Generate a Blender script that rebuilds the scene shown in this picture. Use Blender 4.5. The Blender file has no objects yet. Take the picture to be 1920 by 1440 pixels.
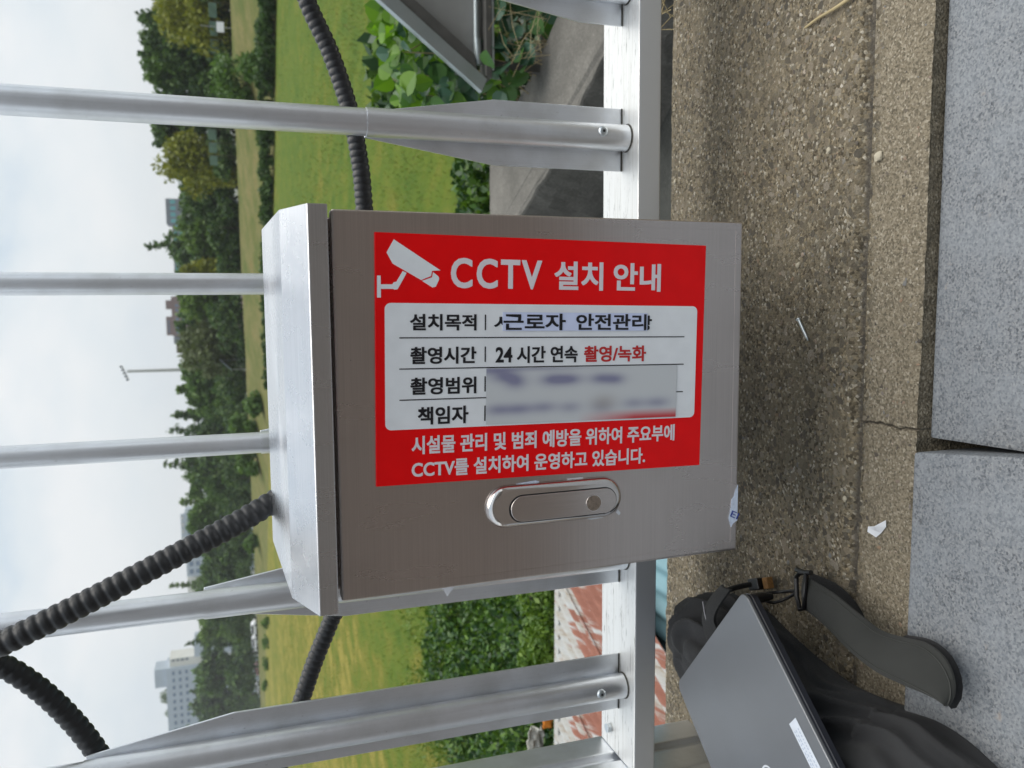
import bpy, bmesh, math, random
import numpy as np
from mathutils import Vector, Matrix, noise

random.seed(7)
rng = np.random.default_rng(7)
scene = bpy.context.scene
COL = scene.collection

# ------------------------------------------------------------------ camera
# the photograph was taken with the phone turned on its side: world up is the picture's left
CAM_R = Matrix(((-0.0075, 0.9952, 0.0971), (-0.3166, 0.0897, -0.9443), (-0.9485, -0.0378, 0.3144)))
FPX = 1538.0
CAM_H = 0.72
cam_data = bpy.data.cameras.new('camera')
cam_data.sensor_fit = 'HORIZONTAL'
cam_data.sensor_width = 36.0
cam_data.lens = 36.0 * FPX / 1920.0
cam_data.clip_start = 0.02
cam_data.clip_end = 12000
cam_data.dof.use_dof = True
cam_data.dof.focus_distance = 0.92
cam_data.dof.aperture_fstop = 8.8
cam = bpy.data.objects.new('camera', cam_data)
COL.objects.link(cam)
q = CAM_R.to_quaternion().normalized()
cam.matrix_world = Matrix.Translation((0, 0, CAM_H)) @ q.to_matrix().to_4x4()
scene.camera = cam
RM = np.array(q.to_matrix())

# ------------------------------------------------------------------ world, sun, exposure
SUN_EL, SUN_AZ = math.radians(68), math.radians(75)      # azimuth from +Y towards +X
world = bpy.data.worlds.new('World')
scene.world = world
world.use_nodes = True
wt = world.node_tree
wt.nodes.clear()
W = lambda t, **k: _node(wt, t, **k)


def _node(tree, typ, **kw):
    n = tree.nodes.new(typ)
    for k, v in kw.items():
        setattr(n, k, v)
    return n


w_out = W('ShaderNodeOutputWorld')
w_bg = W('ShaderNodeBackground')
w_bg.inputs['Strength'].default_value = 0.1
w_sky = W('ShaderNodeTexSky', sky_type='NISHITA', sun_disc=False)
w_sky.sun_elevation = SUN_EL
w_sky.sun_rotation = SUN_AZ
w_sky.dust_density = 3.0
w_tc = W('ShaderNodeTexCoord')
w_map = W('ShaderNodeMapping')
w_map.inputs['Scale'].default_value = (1.6, 1.6, 3.4)
w_map.inputs['Location'].default_value = (0.35, 1.9, 0.6)
w_no = W('ShaderNodeTexNoise')
w_no.inputs['Scale'].default_value = 2.3
w_no.inputs['Detail'].default_value = 7
w_no.inputs['Roughness'].default_value = 0.52
w_ramp = W('ShaderNodeValToRGB')
cr = w_ramp.color_ramp
cr.elements[0].position, cr.elements[0].color = 0.36, (4.5, 5.4, 6.2, 1)
cr.elements[1].position, cr.elements[1].color = 0.62, (7.3, 7.35, 7.3, 1)
e = cr.elements.new(0.47); e.color = (6.0, 6.5, 6.75, 1)
w_sep = W('ShaderNodeSeparateXYZ')
w_hr = W('ShaderNodeMapRange')
w_hr.inputs['From Min'].default_value = 0.02
w_hr.inputs['From Max'].default_value = 0.20
w_hr.inputs['To Min'].default_value = 0.80
w_hr.inputs['To Max'].default_value = 0.0
w_hor = W('ShaderNodeMix', data_type='RGBA')
w_hor.inputs['B'].default_value = (7.7, 7.85, 7.85, 1)
w_mix = W('ShaderNodeMix', data_type='RGBA')
w_mix.inputs['Factor'].default_value = 0.88
L = wt.links.new
L(w_tc.outputs['Generated'], w_map.inputs['Vector'])
L(w_map.outputs['Vector'], w_no.inputs['Vector'])
L(w_no.outputs['Fac'], w_ramp.inputs['Fac'])
L(w_tc.outputs['Generated'], w_sep.inputs['Vector'])
L(w_sep.outputs['Z'], w_hr.inputs['Value'])
L(w_hr.outputs['Result'], w_hor.inputs['Factor'])
L(w_ramp.outputs['Color'], w_hor.inputs['A'])
L(w_sky.outputs['Color'], w_mix.inputs['A'])
L(w_hor.outputs['Result'], w_mix.inputs['B'])
w_dot = W('ShaderNodeVectorMath', operation='DOT_PRODUCT')
w_dot.inputs[1].default_value = (math.sin(SUN_AZ) * math.cos(SUN_EL), math.cos(SUN_AZ) * math.cos(SUN_EL), math.sin(SUN_EL))
L(w_tc.outputs['Generated'], w_dot.inputs[0])
w_fall = W('ShaderNodeMapRange')
w_fall.inputs['From Min'].default_value = -0.6
w_fall.inputs['From Max'].default_value = 0.65
w_fall.inputs['To Min'].default_value = 0.95
w_fall.inputs['To Max'].default_value = 1.0
L(w_dot.outputs['Value'], w_fall.inputs['Value'])
w_mul = W('ShaderNodeMix', data_type='RGBA', blend_type='MULTIPLY')
w_mul.inputs['Factor'].default_value = 1.0
L(w_mix.outputs['Result'], w_mul.inputs['A'])
L(w_fall.outputs['Result'], w_mul.inputs['B'])
w_zen = W('ShaderNodeMapRange')
w_zen.inputs['From Min'].default_value = 0.25
w_zen.inputs['From Max'].default_value = 0.85
L(w_sep.outputs['Z'], w_zen.inputs['Value'])
w_zc = W('ShaderNodeMix', data_type='RGBA')
w_zc.inputs['A'].default_value = (1, 1, 1, 1)
w_zc.inputs['B'].default_value = (0.74, 0.80, 0.88, 1)
L(w_zen.outputs['Result'], w_zc.inputs['Factor'])
w_m2 = W('ShaderNodeMix', data_type='RGBA', blend_type='MULTIPLY')
w_m2.inputs['Factor'].default_value = 1.0
L(w_mul.outputs['Result'], w_m2.inputs['A'])
L(w_zc.outputs['Result'], w_m2.inputs['B'])
L(w_m2.outputs['Result'], w_bg.inputs['Color'])
L(w_bg.outputs['Background'], w_out.inputs['Surface'])

sun_data = bpy.data.lights.new('sun', 'SUN')
sun_data.energy = 3.0
sun_data.angle = math.radians(70)
sun_data.color = (1.0, 0.95, 0.87)
sun = bpy.data.objects.new('sun', sun_data)
COL.objects.link(sun)
sd = Vector((math.sin(SUN_AZ) * math.cos(SUN_EL), math.cos(SUN_AZ) * math.cos(SUN_EL), math.sin(SUN_EL)))
sun.rotation_euler = sd.to_track_quat('Z', 'Y').to_euler()
sun.location = (0, 0, 30)

vs = scene.view_settings
vs.view_transform = 'Standard'
vs.look = 'None'
vs.exposure = 0.52
vs.gamma = 1.0
vs.use_curve_mapping = False
scene.cycles.max_bounces = 8
scene.cycles.use_denoising = True


# ------------------------------------------------------------------ placement helpers
def ray(x, y):
    d = RM @ np.array([(x - 960) / FPX, -(y - 720) / FPX, -1.0])
    return Vector(d)


def atY(x, y, Y):
    d = ray(x, y)
    return Vector((0, 0, CAM_H)) + d * (Y / d.y)


def atZ(x, y, Z):
    d = ray(x, y)
    return Vector((0, 0, CAM_H)) + d * ((Z - CAM_H) / d.z)


# ------------------------------------------------------------------ materials
def new_mat(name):
    m = bpy.data.materials.new(name)
    m.use_nodes = True
    t = m.node_tree
    b = t.nodes['Principled BSDF']
    return m, t, b


def rgba(c):
    return (c[0], c[1], c[2], 1.0)


def coords(t, kind='Object', scale=(1, 1, 1)):
    tc = _node(t, 'ShaderNodeTexCoord')
    mp = _node(t, 'ShaderNodeMapping')
    mp.inputs['Scale'].default_value = scale
    t.links.new(tc.outputs[kind], mp.inputs['Vector'])
    return mp.outputs['Vector']


def world_coords(t, scale=(1, 1, 1)):
    g = _node(t, 'ShaderNodeNewGeometry')
    mp = _node(t, 'ShaderNodeMapping')
    mp.inputs['Scale'].default_value = scale
    t.links.new(g.outputs['Position'], mp.inputs['Vector'])
    return mp.outputs['Vector']


def noise_tex(t, vec, scale, detail=4, rough=0.55):
    n = _node(t, 'ShaderNodeTexNoise')
    n.inputs['Scale'].default_value = scale
    n.inputs['Detail'].default_value = detail
    n.inputs['Roughness'].default_value = rough
    t.links.new(vec, n.inputs['Vector'])
    return n.outputs['Fac']


def ramp(t, fac, stops, interp='LINEAR'):
    r = _node(t, 'ShaderNodeValToRGB')
    c = r.color_ramp
    c.interpolation = interp
    while len(c.elements) < len(stops):
        c.elements.new(0.5)
    for el, (p, col) in zip(c.elements, stops):
        el.position = p
        el.color = rgba(col) if not isinstance(col, (int, float)) else (col, col, col, 1)
    t.links.new(fac, r.inputs['Fac'])
    return r.outputs['Color']


def mixc(t, fac, a, b, blend='MIX'):
    n = _node(t, 'ShaderNodeMix', data_type='RGBA', blend_type=blend)
    for key, v in (('Factor', fac), ('A', a), ('B', b)):
        s = n.inputs[key]
        if hasattr(v, 'links'):
            t.links.new(v, s)
        elif isinstance(v, (int, float)):
            s.default_value = v
        else:
            s.default_value = rgba(v)
    return n.outputs['Result']


def bump(t, b, height, strength=0.3, dist=0.001):
    n = _node(t, 'ShaderNodeBump')
    n.inputs['Strength'].default_value = strength
    n.inputs['Distance'].default_value = dist
    t.links.new(height, n.inputs['Height'])
    t.links.new(n.outputs['Normal'], b.inputs['Normal'])
    return n


def simple(name, col, rough=0.5, metal=0.0, var=0.0, vscale=20, spec=0.5):
    m, t, b = new_mat(name)
    b.inputs['Base Color'].default_value = rgba(col)
    b.inputs['Roughness'].default_value = rough
    b.inputs['Metallic'].default_value = metal
    b.inputs['Specular IOR Level'].default_value = spec
    if var:
        f = noise_tex(t, coords(t), vscale, 5)
        lo = [c * (1 - var) for c in col]
        hi = [min(1, c * (1 + var)) for c in col]
        t.links.new(ramp(t, f, [(0.3, lo), (0.7, hi)]), b.inputs['Base Color'])
    return m


M = {}


def mat_aluminium(name, base=(0.81, 0.84, 0.885), rough=0.34, streak=(900, 900, 3), dirt=0.42):
    m, t, b = new_mat(name)
    v = coords(t, scale=streak)
    f = noise_tex(t, v, 1.0, 3)
    v2 = coords(t)
    blot = noise_tex(t, v2, 14, 6)
    speck = noise_tex(t, coords(t, scale=(1, 1, 0.45)), 260, 3, 0.7)
    base_c = mixc(t, f, [c * 0.93 for c in base], [min(1, c * 1.05) for c in base])
    dk = ramp(t, speck, [(0.66, (1, 1, 1)), (0.76, (0.35, 0.33, 0.30))])
    c2 = mixc(t, dirt, base_c, mixc(t, 1.0, base_c, dk, 'MULTIPLY'))
    c3 = mixc(t, ramp(t, blot, [(0.45, 0.0), (0.75, dirt)]), c2, (0.42, 0.42, 0.40))
    t.links.new(c3, b.inputs['Base Color'])
    b.inputs['Metallic'].default_value = 0.92
    r = _node(t, 'ShaderNodeMapRange')
    r.inputs['To Min'].default_value = rough - 0.06
    r.inputs['To Max'].default_value = rough + 0.12
    t.links.new(blot, r.inputs['Value'])
    t.links.new(r.outputs['Result'], b.inputs['Roughness'])
    bump(t, b, f, 0.12, 0.0004)
    return m


M['alu'] = mat_aluminium('anodised_aluminium')


def mat_rail():
    m, t, b = new_mat('weathered_rail_aluminium')
    v = coords(t, scale=(5, 330, 330))
    f = noise_tex(t, v, 1.0, 4, 0.65)
    f2 = noise_tex(t, coords(t, scale=(26, 260, 260)), 1.0, 3, 0.7)
    dirt = ramp(t, f, [(0.52, (0.80, 0.80, 0.78)), (0.66, (0.66, 0.65, 0.61)), (0.74, (0.22, 0.21, 0.19))])
    dots = ramp(t, f2, [(0.60, (1, 1, 1)), (0.72, (0.25, 0.24, 0.22))])
    c = mixc(t, 1.0, dirt, dots, 'MULTIPLY')
    g = _node(t, 'ShaderNodeNewGeometry')
    s = _node(t, 'ShaderNodeSeparateXYZ')
    t.links.new(g.outputs['Normal'], s.inputs['Vector'])
    up = ramp(t, s.outputs['Z'], [(0.5, 0.0), (0.9, 1.0)])     # grime settles on the top face only
    col = mixc(t, up, (0.70, 0.73, 0.77), c)
    t.links.new(col, b.inputs['Base Color'])
    b.inputs['Metallic'].default_value = 0.75
    b.inputs['Roughness'].default_value = 0.40
    return m


M['rail'] = mat_rail()


def mat_steel(name, base, rough, along):
    m, t, b = new_mat(name)
    v = coords(t, scale=along)
    f = noise_tex(t, v, 1.0, 4, 0.6)
    f2 = noise_tex(t, coords(t), 9, 5)
    c = mixc(t, f, [x * 0.80 for x in base], [min(1, x * 1.14) for x in base])
    c = mixc(t, ramp(t, f2, [(0.52, 0.0), (0.8, 0.25)]), c, [x * 0.62 for x in base])
    sp = noise_tex(t, coords(t, scale=(1, 1, 1)), 190, 3, 0.7)
    c = mixc(t, ramp(t, sp, [(0.71, 0.0), (0.77, 0.3)]), c, (0.16, 0.14, 0.12))
    smear = noise_tex(t, coords(t, scale=(16, 16, 3)), 1.0, 6, 0.6)
    t.links.new(c, b.inputs['Base Color'])
    b.inputs['Metallic'].default_value = 1.0
    r = _node(t, 'ShaderNodeMapRange')
    r.inputs['To Min'].default_value = rough - 0.05
    r.inputs['To Max'].default_value = rough + 0.12
    t.links.new(smear, r.inputs['Value'])
    t.links.new(r.outputs['Result'], b.inputs['Roughness'])
    b.inputs['Anisotropic'].default_value = 0.55
    bump(t, b, f, 0.22, 0.0003)
    return m


M['steel_door'] = mat_steel('brushed_stainless_steel', (0.64, 0.585, 0.56), 0.25, (5, 5, 900))
M['steel_roof'] = mat_steel('brushed_stainless_roof', (0.74, 0.75, 0.77), 0.24, (5, 900, 900))
M['chrome'] = simple('polished_zinc', (0.72, 0.69, 0.67), 0.13, 1.0)
M['chrome_lever'] = mat_steel('satin_lever_steel', (0.66, 0.61, 0.585), 0.22, (900, 900, 6))
M['gap'] = simple('dark_gasket', (0.012, 0.012, 0.013), 0.8)
M['key_brass'] = simple('worn_key_core', (0.33, 0.27, 0.22), 0.38, 0.8, 0.3, 400)
M['sign_red'] = simple('red_acrylic_print', (0.86, 0.004, 0.006), 0.26, 0, 0.04, 30)
M['sign_red'].node_tree.nodes['Principled BSDF'].inputs['Specular IOR Level'].default_value = 0.22
M['sign_white'] = simple('white_print', (0.84, 0.87, 0.90), 0.28, 0, 0.04, 40)
M['sign_letter'] = simple('white_letter_print', (0.80, 0.74, 0.78), 0.35)
M['print_black'] = simple('black_print', (0.010, 0.010, 0.014), 0.4)
M['print_red'] = simple('red_letter_print', (0.55, 0.02, 0.02), 0.4)
M['paper'] = simple('white_paper', (0.80, 0.82, 0.86), 0.7, 0, 0.05, 60)
M['paper_blue'] = simple('bluish_protective_film', (0.62, 0.70, 0.84), 0.5, 0, 0.12, 200)
M['paper_strip'] = simple('lavender_white_paper', (0.66, 0.73, 0.97), 0.6, 0, 0.03, 60)
M['old_cloth'] = simple('old_pale_cloth', (0.42, 0.42, 0.38), 0.9, 0, 0.45, 18)
M['grime'] = simple('black_grime', (0.05, 0.048, 0.042), 0.9, 0, 0.5, 300)
M['label_paper'] = simple('label_paper', (0.52, 0.56, 0.62), 0.6, 0, 0.05, 80)
M['stitch'] = simple('grey_stitching', (0.034, 0.036, 0.033), 0.8)
M['film_ink'] = simple('blue_film_ink', (0.02, 0.05, 0.32), 0.5)
M['conduit'] = simple('black_corrugated_plastic', (0.015, 0.016, 0.018), 0.42, 0, 0.25, 60)
M['backpack'] = None
M['olive'] = None


def mat_fabric(name, col, scale=900):
    m, t, b = new_mat(name)
    v = coords(t)
    w1 = _node(t, 'ShaderNodeTexWave', wave_type='BANDS', bands_direction='X')
    w2 = _node(t, 'ShaderNodeTexWave', wave_type='BANDS', bands_direction='Y')
    for w in (w1, w2):
        w.inputs['Scale'].default_value = scale
        w.inputs['Distortion'].default_value = 0.4
        t.links.new(v, w.inputs['Vector'])
    a = _node(t, 'ShaderNodeMath', operation='ADD')
    t.links.new(w1.outputs['Fac'], a.inputs[0])
    t.links.new(w2.outputs['Fac'], a.inputs[1])
    n = noise_tex(t, v, 25, 5)
    c = mixc(t, n, [x * 0.7 for x in col], [x * 1.35 for x in col])
    t.links.new(c, b.inputs['Base Color'])
    b.inputs['Roughness'].default_value = 0.85
    b.inputs['Sheen Weight'].default_value = 0.06
    b.inputs['Sheen Roughness'].default_value = 0.5
    bump(t, b, a.outputs[0], 0.35, 0.0006)
    return m


M['backpack'] = mat_fabric('black_nylon', (0.019, 0.020, 0.022))
M['olive'] = mat_fabric('olive_webbing', (0.022, 0.0235, 0.0215))
M['strap_black'] = mat_fabric('black_webbing', (0.006, 0.006, 0.007))
M['plastic_black'] = simple('black_plastic', (0.008, 0.008, 0.009), 0.35)
M['leather'] = simple('tan_leather', (0.24, 0.12, 0.035), 0.6, 0, 0.3, 300)
M['lid'] = None


def mat_lid():
    m, t, b = new_mat('grey_laptop_lid')
    n = noise_tex(t, coords(t, scale=(1, 1, 1)), 7, 5)
    fine = noise_tex(t, coords(t), 700, 2)
    c = mixc(t, ramp(t, n, [(0.4, 0.0), (0.75, 0.5)]), (0.205, 0.212, 0.222), (0.18, 0.182, 0.186))
    t.links.new(c, b.inputs['Base Color'])
    b.inputs['Metallic'].default_value = 0.75
    b.inputs['Roughness'].default_value = 0.36
    bump(t, b, fine, 0.05, 0.0003)
    return m


M['lid'] = mat_lid()
M['laptop_edge'] = simple('dark_laptop_edge', (0.035, 0.038, 0.05), 0.35, 0.6)
M['laptop_edge_light'] = simple('laptop_edge_line', (0.30, 0.30, 0.32), 0.35, 0.9)
M['logo'] = simple('logo_silver', (0.62, 0.64, 0.68), 0.3, 0.3)
M['print_grey'] = simple('faint_label_print', (0.30, 0.36, 0.47), 0.6)


def mat_concrete_agg():
    m, t, b = new_mat('exposed_aggregate_concrete')
    v = world_coords(t)
    vo = _node(t, 'ShaderNodeTexVoronoi')
    vo.inputs['Scale'].default_value = 290
    t.links.new(v, vo.inputs['Vector'])
    vo2 = _node(t, 'ShaderNodeTexVoronoi')
    vo2.inputs['Scale'].default_value = 130
    t.links.new(v, vo2.inputs['Vector'])
    sep = _node(t, 'ShaderNodeSeparateColor')
    t.links.new(vo.outputs['Color'], sep.inputs['Color'])
    sep2 = _node(t, 'ShaderNodeSeparateColor')
    t.links.new(vo2.outputs['Color'], sep2.inputs['Color'])
    grain = ramp(t, sep.outputs['Red'], [(0.0, (0.060, 0.050, 0.036)), (0.25, (0.145, 0.120, 0.084)), (0.5, (0.22, 0.185, 0.132)),
                                         (0.72, (0.185, 0.172, 0.146)), (0.86, (0.30, 0.245, 0.165)), (0.94, (0.36, 0.325, 0.26)), (0.985, (0.50, 0.46, 0.40))])
    coarse = ramp(t, sep2.outputs['Green'], [(0.0, (0.085, 0.078, 0.068)), (0.4, (0.145, 0.125, 0.095)), (0.8, (0.23, 0.195, 0.15)), (1.0, (0.30, 0.27, 0.23))])
    pick = ramp(t, sep2.outputs['Blue'], [(0.80, 0.0), (0.84, 1.0)])
    c = mixc(t, pick, grain, coarse)
    # damp dark staining in irregular drifts, and paler dusty ones
    st = noise_tex(t, world_coords(t, (4.2, 9.0, 4)), 1.0, 6, 0.6)
    c = mixc(t, ramp(t, st, [(0.48, 0.0), (0.68, 0.28)]), c, mixc(t, 1.0, c, (0.50, 0.52, 0.56), 'MULTIPLY'))
    st2 = noise_tex(t, world_coords(t, (6, 11, 4)), 1.3, 5)
    c = mixc(t, ramp(t, st2, [(0.52, 0.0), (0.72, 0.55)]), c, (0.24, 0.205, 0.15))
    c = mixc(t, 1.0, c, (1.07, 1.06, 1.00), 'MULTIPLY')
    dust = noise_tex(t, v, 900, 3, 0.7)
    c = mixc(t, ramp(t, dust, [(0.35, 0.45), (0.62, 0.0)]), c, (0.05, 0.043, 0.033))
    # the finer, paler mortar band next to the paving
    sx = _node(t, 'ShaderNodeSeparateXYZ')
    t.links.new(v, sx.inputs['Vector'])
    fine = noise_tex(t, v, 430, 5, 0.85)
    vo3 = _node(t, 'ShaderNodeTexVoronoi')
    vo3.inputs['Scale'].default_value = 430
    t.links.new(v, vo3.inputs['Vector'])
    sep3 = _node(t, 'ShaderNodeSeparateColor')
    t.links.new(vo3.outputs['Color'], sep3.inputs['Color'])
    finev = ramp(t, sep3.outputs['Red'], [(0.0, (0.065, 0.055, 0.038)), (0.25, (0.16, 0.135, 0.092)), (0.55, (0.26, 0.22, 0.155)), (0.85, (0.33, 0.285, 0.205)), (0.96, (0.48, 0.43, 0.34))])
    finec = ramp(t, fine, [(0.33, (0.070, 0.060, 0.044)), (0.45, (0.165, 0.142, 0.106)), (0.55, (0.24, 0.21, 0.16)), (0.68, (0.38, 0.34, 0.27))])
    wob = noise_tex(t, v, 16, 3)
    ad = _node(t, 'ShaderNodeMath', operation='MULTIPLY_ADD')
    t.links.new(wob, ad.inputs[0])
    ad.inputs[1].default_value = 0.012
    t.links.new(sx.outputs['Y'], ad.inputs[2])
    band = ramp(t, ad.outputs[0], [(0.800, 1.0), (0.812, 0.0)])
    c = mixc(t, mixc(t, 1.0, band, (0.85, 0.85, 0.85), 'MULTIPLY'), c, mixc(t, 0.35, finev, finec))
    da = _node(t, 'ShaderNodeVertexColor', layer_name='dirt')
    dm = mixc(t, 1.0, da.outputs['Color'], ramp(t, fine, [(0.25, 0.35), (0.7, 1.0)]), 'MULTIPLY')
    c = mixc(t, dm, c, (0.060, 0.055, 0.050))
    t.links.new(c, b.inputs['Base Color'])
    b.inputs['Roughness'].default_value = 0.9
    b.inputs['Specular IOR Level'].default_value = 0.25
    h = _node(t, 'ShaderNodeMath', operation='ADD')
    t.links.new(vo.outputs['Distance'], h.inputs[0])
    t.links.new(fine, h.inputs[1])
    bn = bump(t, b, h.outputs[0], 0.75, 0.0028)
    bn.invert = True
    return m


M['aggregate'] = mat_concrete_agg()


def mat_granite():
    m, t, b = new_mat('grey_granite')
    v = world_coords(t)
    a = noise_tex(t, v, 380, 3, 0.6)
    vo = _node(t, 'ShaderNodeTexVoronoi')
    vo.inputs['Scale'].default_value = 440
    t.links.new(v, vo.inputs['Vector'])
    s = _node(t, 'ShaderNodeSeparateColor')
    t.links.new(vo.outputs['Color'], s.inputs['Color'])
    c = ramp(t, s.outputs['Red'], [(0.0, (0.035, 0.04, 0.05)), (0.15, (0.11, 0.125, 0.15)), (0.32, (0.28, 0.30, 0.325)), (0.6, (0.39, 0.405, 0.43)), (1.0, (0.54, 0.545, 0.55))])
    c2 = ramp(t, a, [(0.34, (0.13, 0.15, 0.185)), (0.45, (0.32, 0.335, 0.36)), (0.58, (0.44, 0.45, 0.47)), (0.7, (0.52, 0.52, 0.51))])
    c = mixc(t, 1.0, mixc(t, 0.45, c, c2), (0.455, 0.468, 0.475), 'MULTIPLY')
    cloud = noise_tex(t, v, 22, 4)
    c = mixc(t, ramp(t, cloud, [(0.35, 0.35), (0.65, 0.0)]), c, (0.22, 0.245, 0.27))
    rust = noise_tex(t, v, 60, 3)
    c = mixc(t, ramp(t, rust, [(0.70, 0.0), (0.78, 0.35)]), c, (0.35, 0.28, 0.22))
    t.links.new(c, b.inputs['Base Color'])
    b.inputs['Roughness'].default_value = 0.75
    bump(t, b, a, 0.35, 0.0008)
    return m


M['granite'] = mat_granite()


def mat_old_concrete(name, lo, hi, sc=7):
    m, t, b = new_mat(name)
    v = world_coords(t)
    f = noise_tex(t, v, sc, 8, 0.65)
    g = noise_tex(t, v, 95, 4, 0.7)
    c = ramp(t, f, [(0.30, lo), (0.55, [(a + b2) / 2 for a, b2 in zip(lo, hi)]), (0.75, hi)])
    c = mixc(t, ramp(t, g, [(0.38, 0.5), (0.6, 0.0)]), c, [x * 0.6 for x in lo])
    c = mixc(t, ramp(t, g, [(0.64, 0.0), (0.72, 0.5)]), c, [min(1, x * 1.9) for x in hi])
    t.links.new(c, b.inputs['Base Color'])
    b.inputs['Roughness'].default_value = 0.92
    bump(t, b, g, 0.6, 0.006)
    return m


M['old_concrete'] = mat_old_concrete('weathered_concrete', (0.105, 0.10, 0.088), (0.20, 0.19, 0.17))
M['dark_concrete'] = mat_old_concrete('dark_grey_concrete', (0.032, 0.034, 0.030), (0.075, 0.078, 0.070))
M['soil'] = mat_old_concrete('dark_soil', (0.03, 0.03, 0.02), (0.07, 0.065, 0.04))
M['back_wall'] = mat_old_concrete('rendered_wall', (0.20, 0.185, 0.18), (0.29, 0.27, 0.26), 1.5)
M['footpath'] = mat_old_concrete('shade_brown_asphalt', (0.060, 0.050, 0.044), (0.125, 0.105, 0.09), 3)  # darkened in colour to stand in for shade behind the viewer
M['asphalt'] = mat_old_concrete('asphalt', (0.05, 0.05, 0.05), (0.085, 0.085, 0.085))


def mat_rust_roof():
    m, t, b = new_mat('rusty_white_corrugated_sheet')
    v = coords(t, scale=(15.0, 1.3, 1))
    v.node.inputs['Rotation'].default_value = (0, 0, math.radians(24.7))
    f = noise_tex(t, v, 1.0, 6, 0.6)
    f2 = noise_tex(t, coords(t, scale=(26, 5, 1)), 1.0, 5, 0.7)
    sx = _node(t, 'ShaderNodeSeparateXYZ')
    t.links.new(coords(t), sx.inputs['Vector'])
    eave = _node(t, 'ShaderNodeMapRange')
    eave.inputs['From Min'].default_value = -0.25
    eave.inputs['From Max'].default_value = 0.0
    t.links.new(sx.outputs['Y'], eave.inputs['Value'])
    ad = _node(t, 'ShaderNodeMath', operation='MULTIPLY_ADD')
    t.links.new(eave.outputs['Result'], ad.inputs[0])
    ad.inputs[1].default_value = -0.16
    t.links.new(f, ad.inputs[2])
    rustc = ramp(t, f2, [(0.3, (0.15, 0.050, 0.030)), (0.6, (0.22, 0.085, 0.055)), (0.8, (0.30, 0.17, 0.11))])
    whitec = ramp(t, f2, [(0.35, (0.20, 0.155, 0.11)), (0.45, (0.30, 0.29, 0.265)), (0.6, (0.34, 0.36, 0.365)), (0.75, (0.29, 0.22, 0.16))])
    fac = ramp(t, ad.outputs[0], [(0.455, 0.0), (0.50, 1.0)])
    t.links.new(mixc(t, fac, whitec, rustc), b.inputs['Base Color'])
    b.inputs['Roughness'].default_value = 0.75
    return m


M['rust'] = mat_rust_roof()
M['teal'] = simple('teal_painted_sheet', (0.13, 0.235, 0.27), 0.5, 0, 0.15, 6)
M['orange'] = simple('orange_cloth', (0.60, 0.20, 0.02), 0.8, 0, 0.2, 15)
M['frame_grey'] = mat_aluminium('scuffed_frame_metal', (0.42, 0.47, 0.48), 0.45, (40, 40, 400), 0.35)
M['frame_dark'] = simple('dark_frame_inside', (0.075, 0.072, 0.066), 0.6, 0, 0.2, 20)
M['frame_panel'] = simple('grey_back_sheet', (0.27, 0.27, 0.26), 0.6, 0, 0.1, 10)


def mat_leaf(name, cols, rough=0.5, trans=0.25):
    m, t, b = new_mat(name)
    g = _node(t, 'ShaderNodeNewGeometry')
    c = ramp(t, g.outputs['Random Per Island'], [(i / max(1, len(cols) - 1), x) for i, x in enumerate(cols)])
    t.links.new(c, b.inputs['Base Color'])
    b.inputs['Roughness'].default_value = rough
    b.inputs['Specular IOR Level'].default_value = 0.35
    tr = _node(t, 'ShaderNodeBsdfTranslucent')
    t.links.new(mixc(t, 1.0, c, (1.25, 1.3, 0.7), 'MULTIPLY'), tr.inputs['Color'])
    mx = _node(t, 'ShaderNodeMixShader')
    mx.inputs['Fac'].default_value = trans
    out = t.nodes['Material Output']
    t.links.new(b.outputs['BSDF'], mx.inputs[1])
    t.links.new(tr.outputs['BSDF'], mx.inputs[2])
    t.links.new(mx.outputs['Shader'], out.inputs['Surface'])
    return m


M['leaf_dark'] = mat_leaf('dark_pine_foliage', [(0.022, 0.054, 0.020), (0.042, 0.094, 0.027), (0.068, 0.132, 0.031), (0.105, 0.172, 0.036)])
M['leaf_hedge'] = mat_leaf('hedge_foliage', [(0.022, 0.055, 0.018), (0.045, 0.095, 0.022), (0.075, 0.14, 0.028)])
M['leaf_mid'] = mat_leaf('mid_green_foliage', [(0.040, 0.095, 0.020), (0.070, 0.145, 0.024), (0.105, 0.19, 0.030)])
M['leaf_fresh'] = mat_leaf('fresh_green_foliage', [(0.055, 0.115, 0.020), (0.095, 0.175, 0.026), (0.14, 0.225, 0.032)])
M['leaf_weed'] = mat_leaf('pale_weed_foliage', [(0.07, 0.14, 0.022), (0.11, 0.18, 0.026), (0.16, 0.20, 0.04)])
M['leaf_yellow'] = mat_leaf('yellow_green_foliage', [(0.115, 0.140, 0.012), (0.18, 0.205, 0.015), (0.24, 0.25, 0.020), (0.15, 0.175, 0.015)])
M['leaf_olive'] = mat_leaf('pale_olive_foliage', [(0.075, 0.10, 0.036), (0.095, 0.125, 0.045), (0.115, 0.145, 0.055)])
M['leaf_bush'] = mat_leaf('glossy_shrub_foliage', [(0.020, 0.050, 0.020), (0.034, 0.085, 0.026), (0.065, 0.14, 0.022), (0.11, 0.20, 0.024), (0.04, 0.08, 0.045)], 0.38, 0.22)
M['leaf_bright'] = mat_leaf('bright_vine_leaf', [(0.10, 0.22, 0.012), (0.15, 0.30, 0.018), (0.07, 0.17, 0.018)], 0.4, 0.42)
M['leaf_mid_vine'] = mat_leaf('green_vine_leaf', [(0.045, 0.12, 0.020), (0.065, 0.16, 0.026), (0.05, 0.115, 0.04)], 0.35, 0.25)
M['leaf_cool'] = mat_leaf('cool_vine_leaf', [(0.035, 0.10, 0.055), (0.06, 0.13, 0.085), (0.03, 0.085, 0.04)], 0.32, 0.15)
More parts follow.
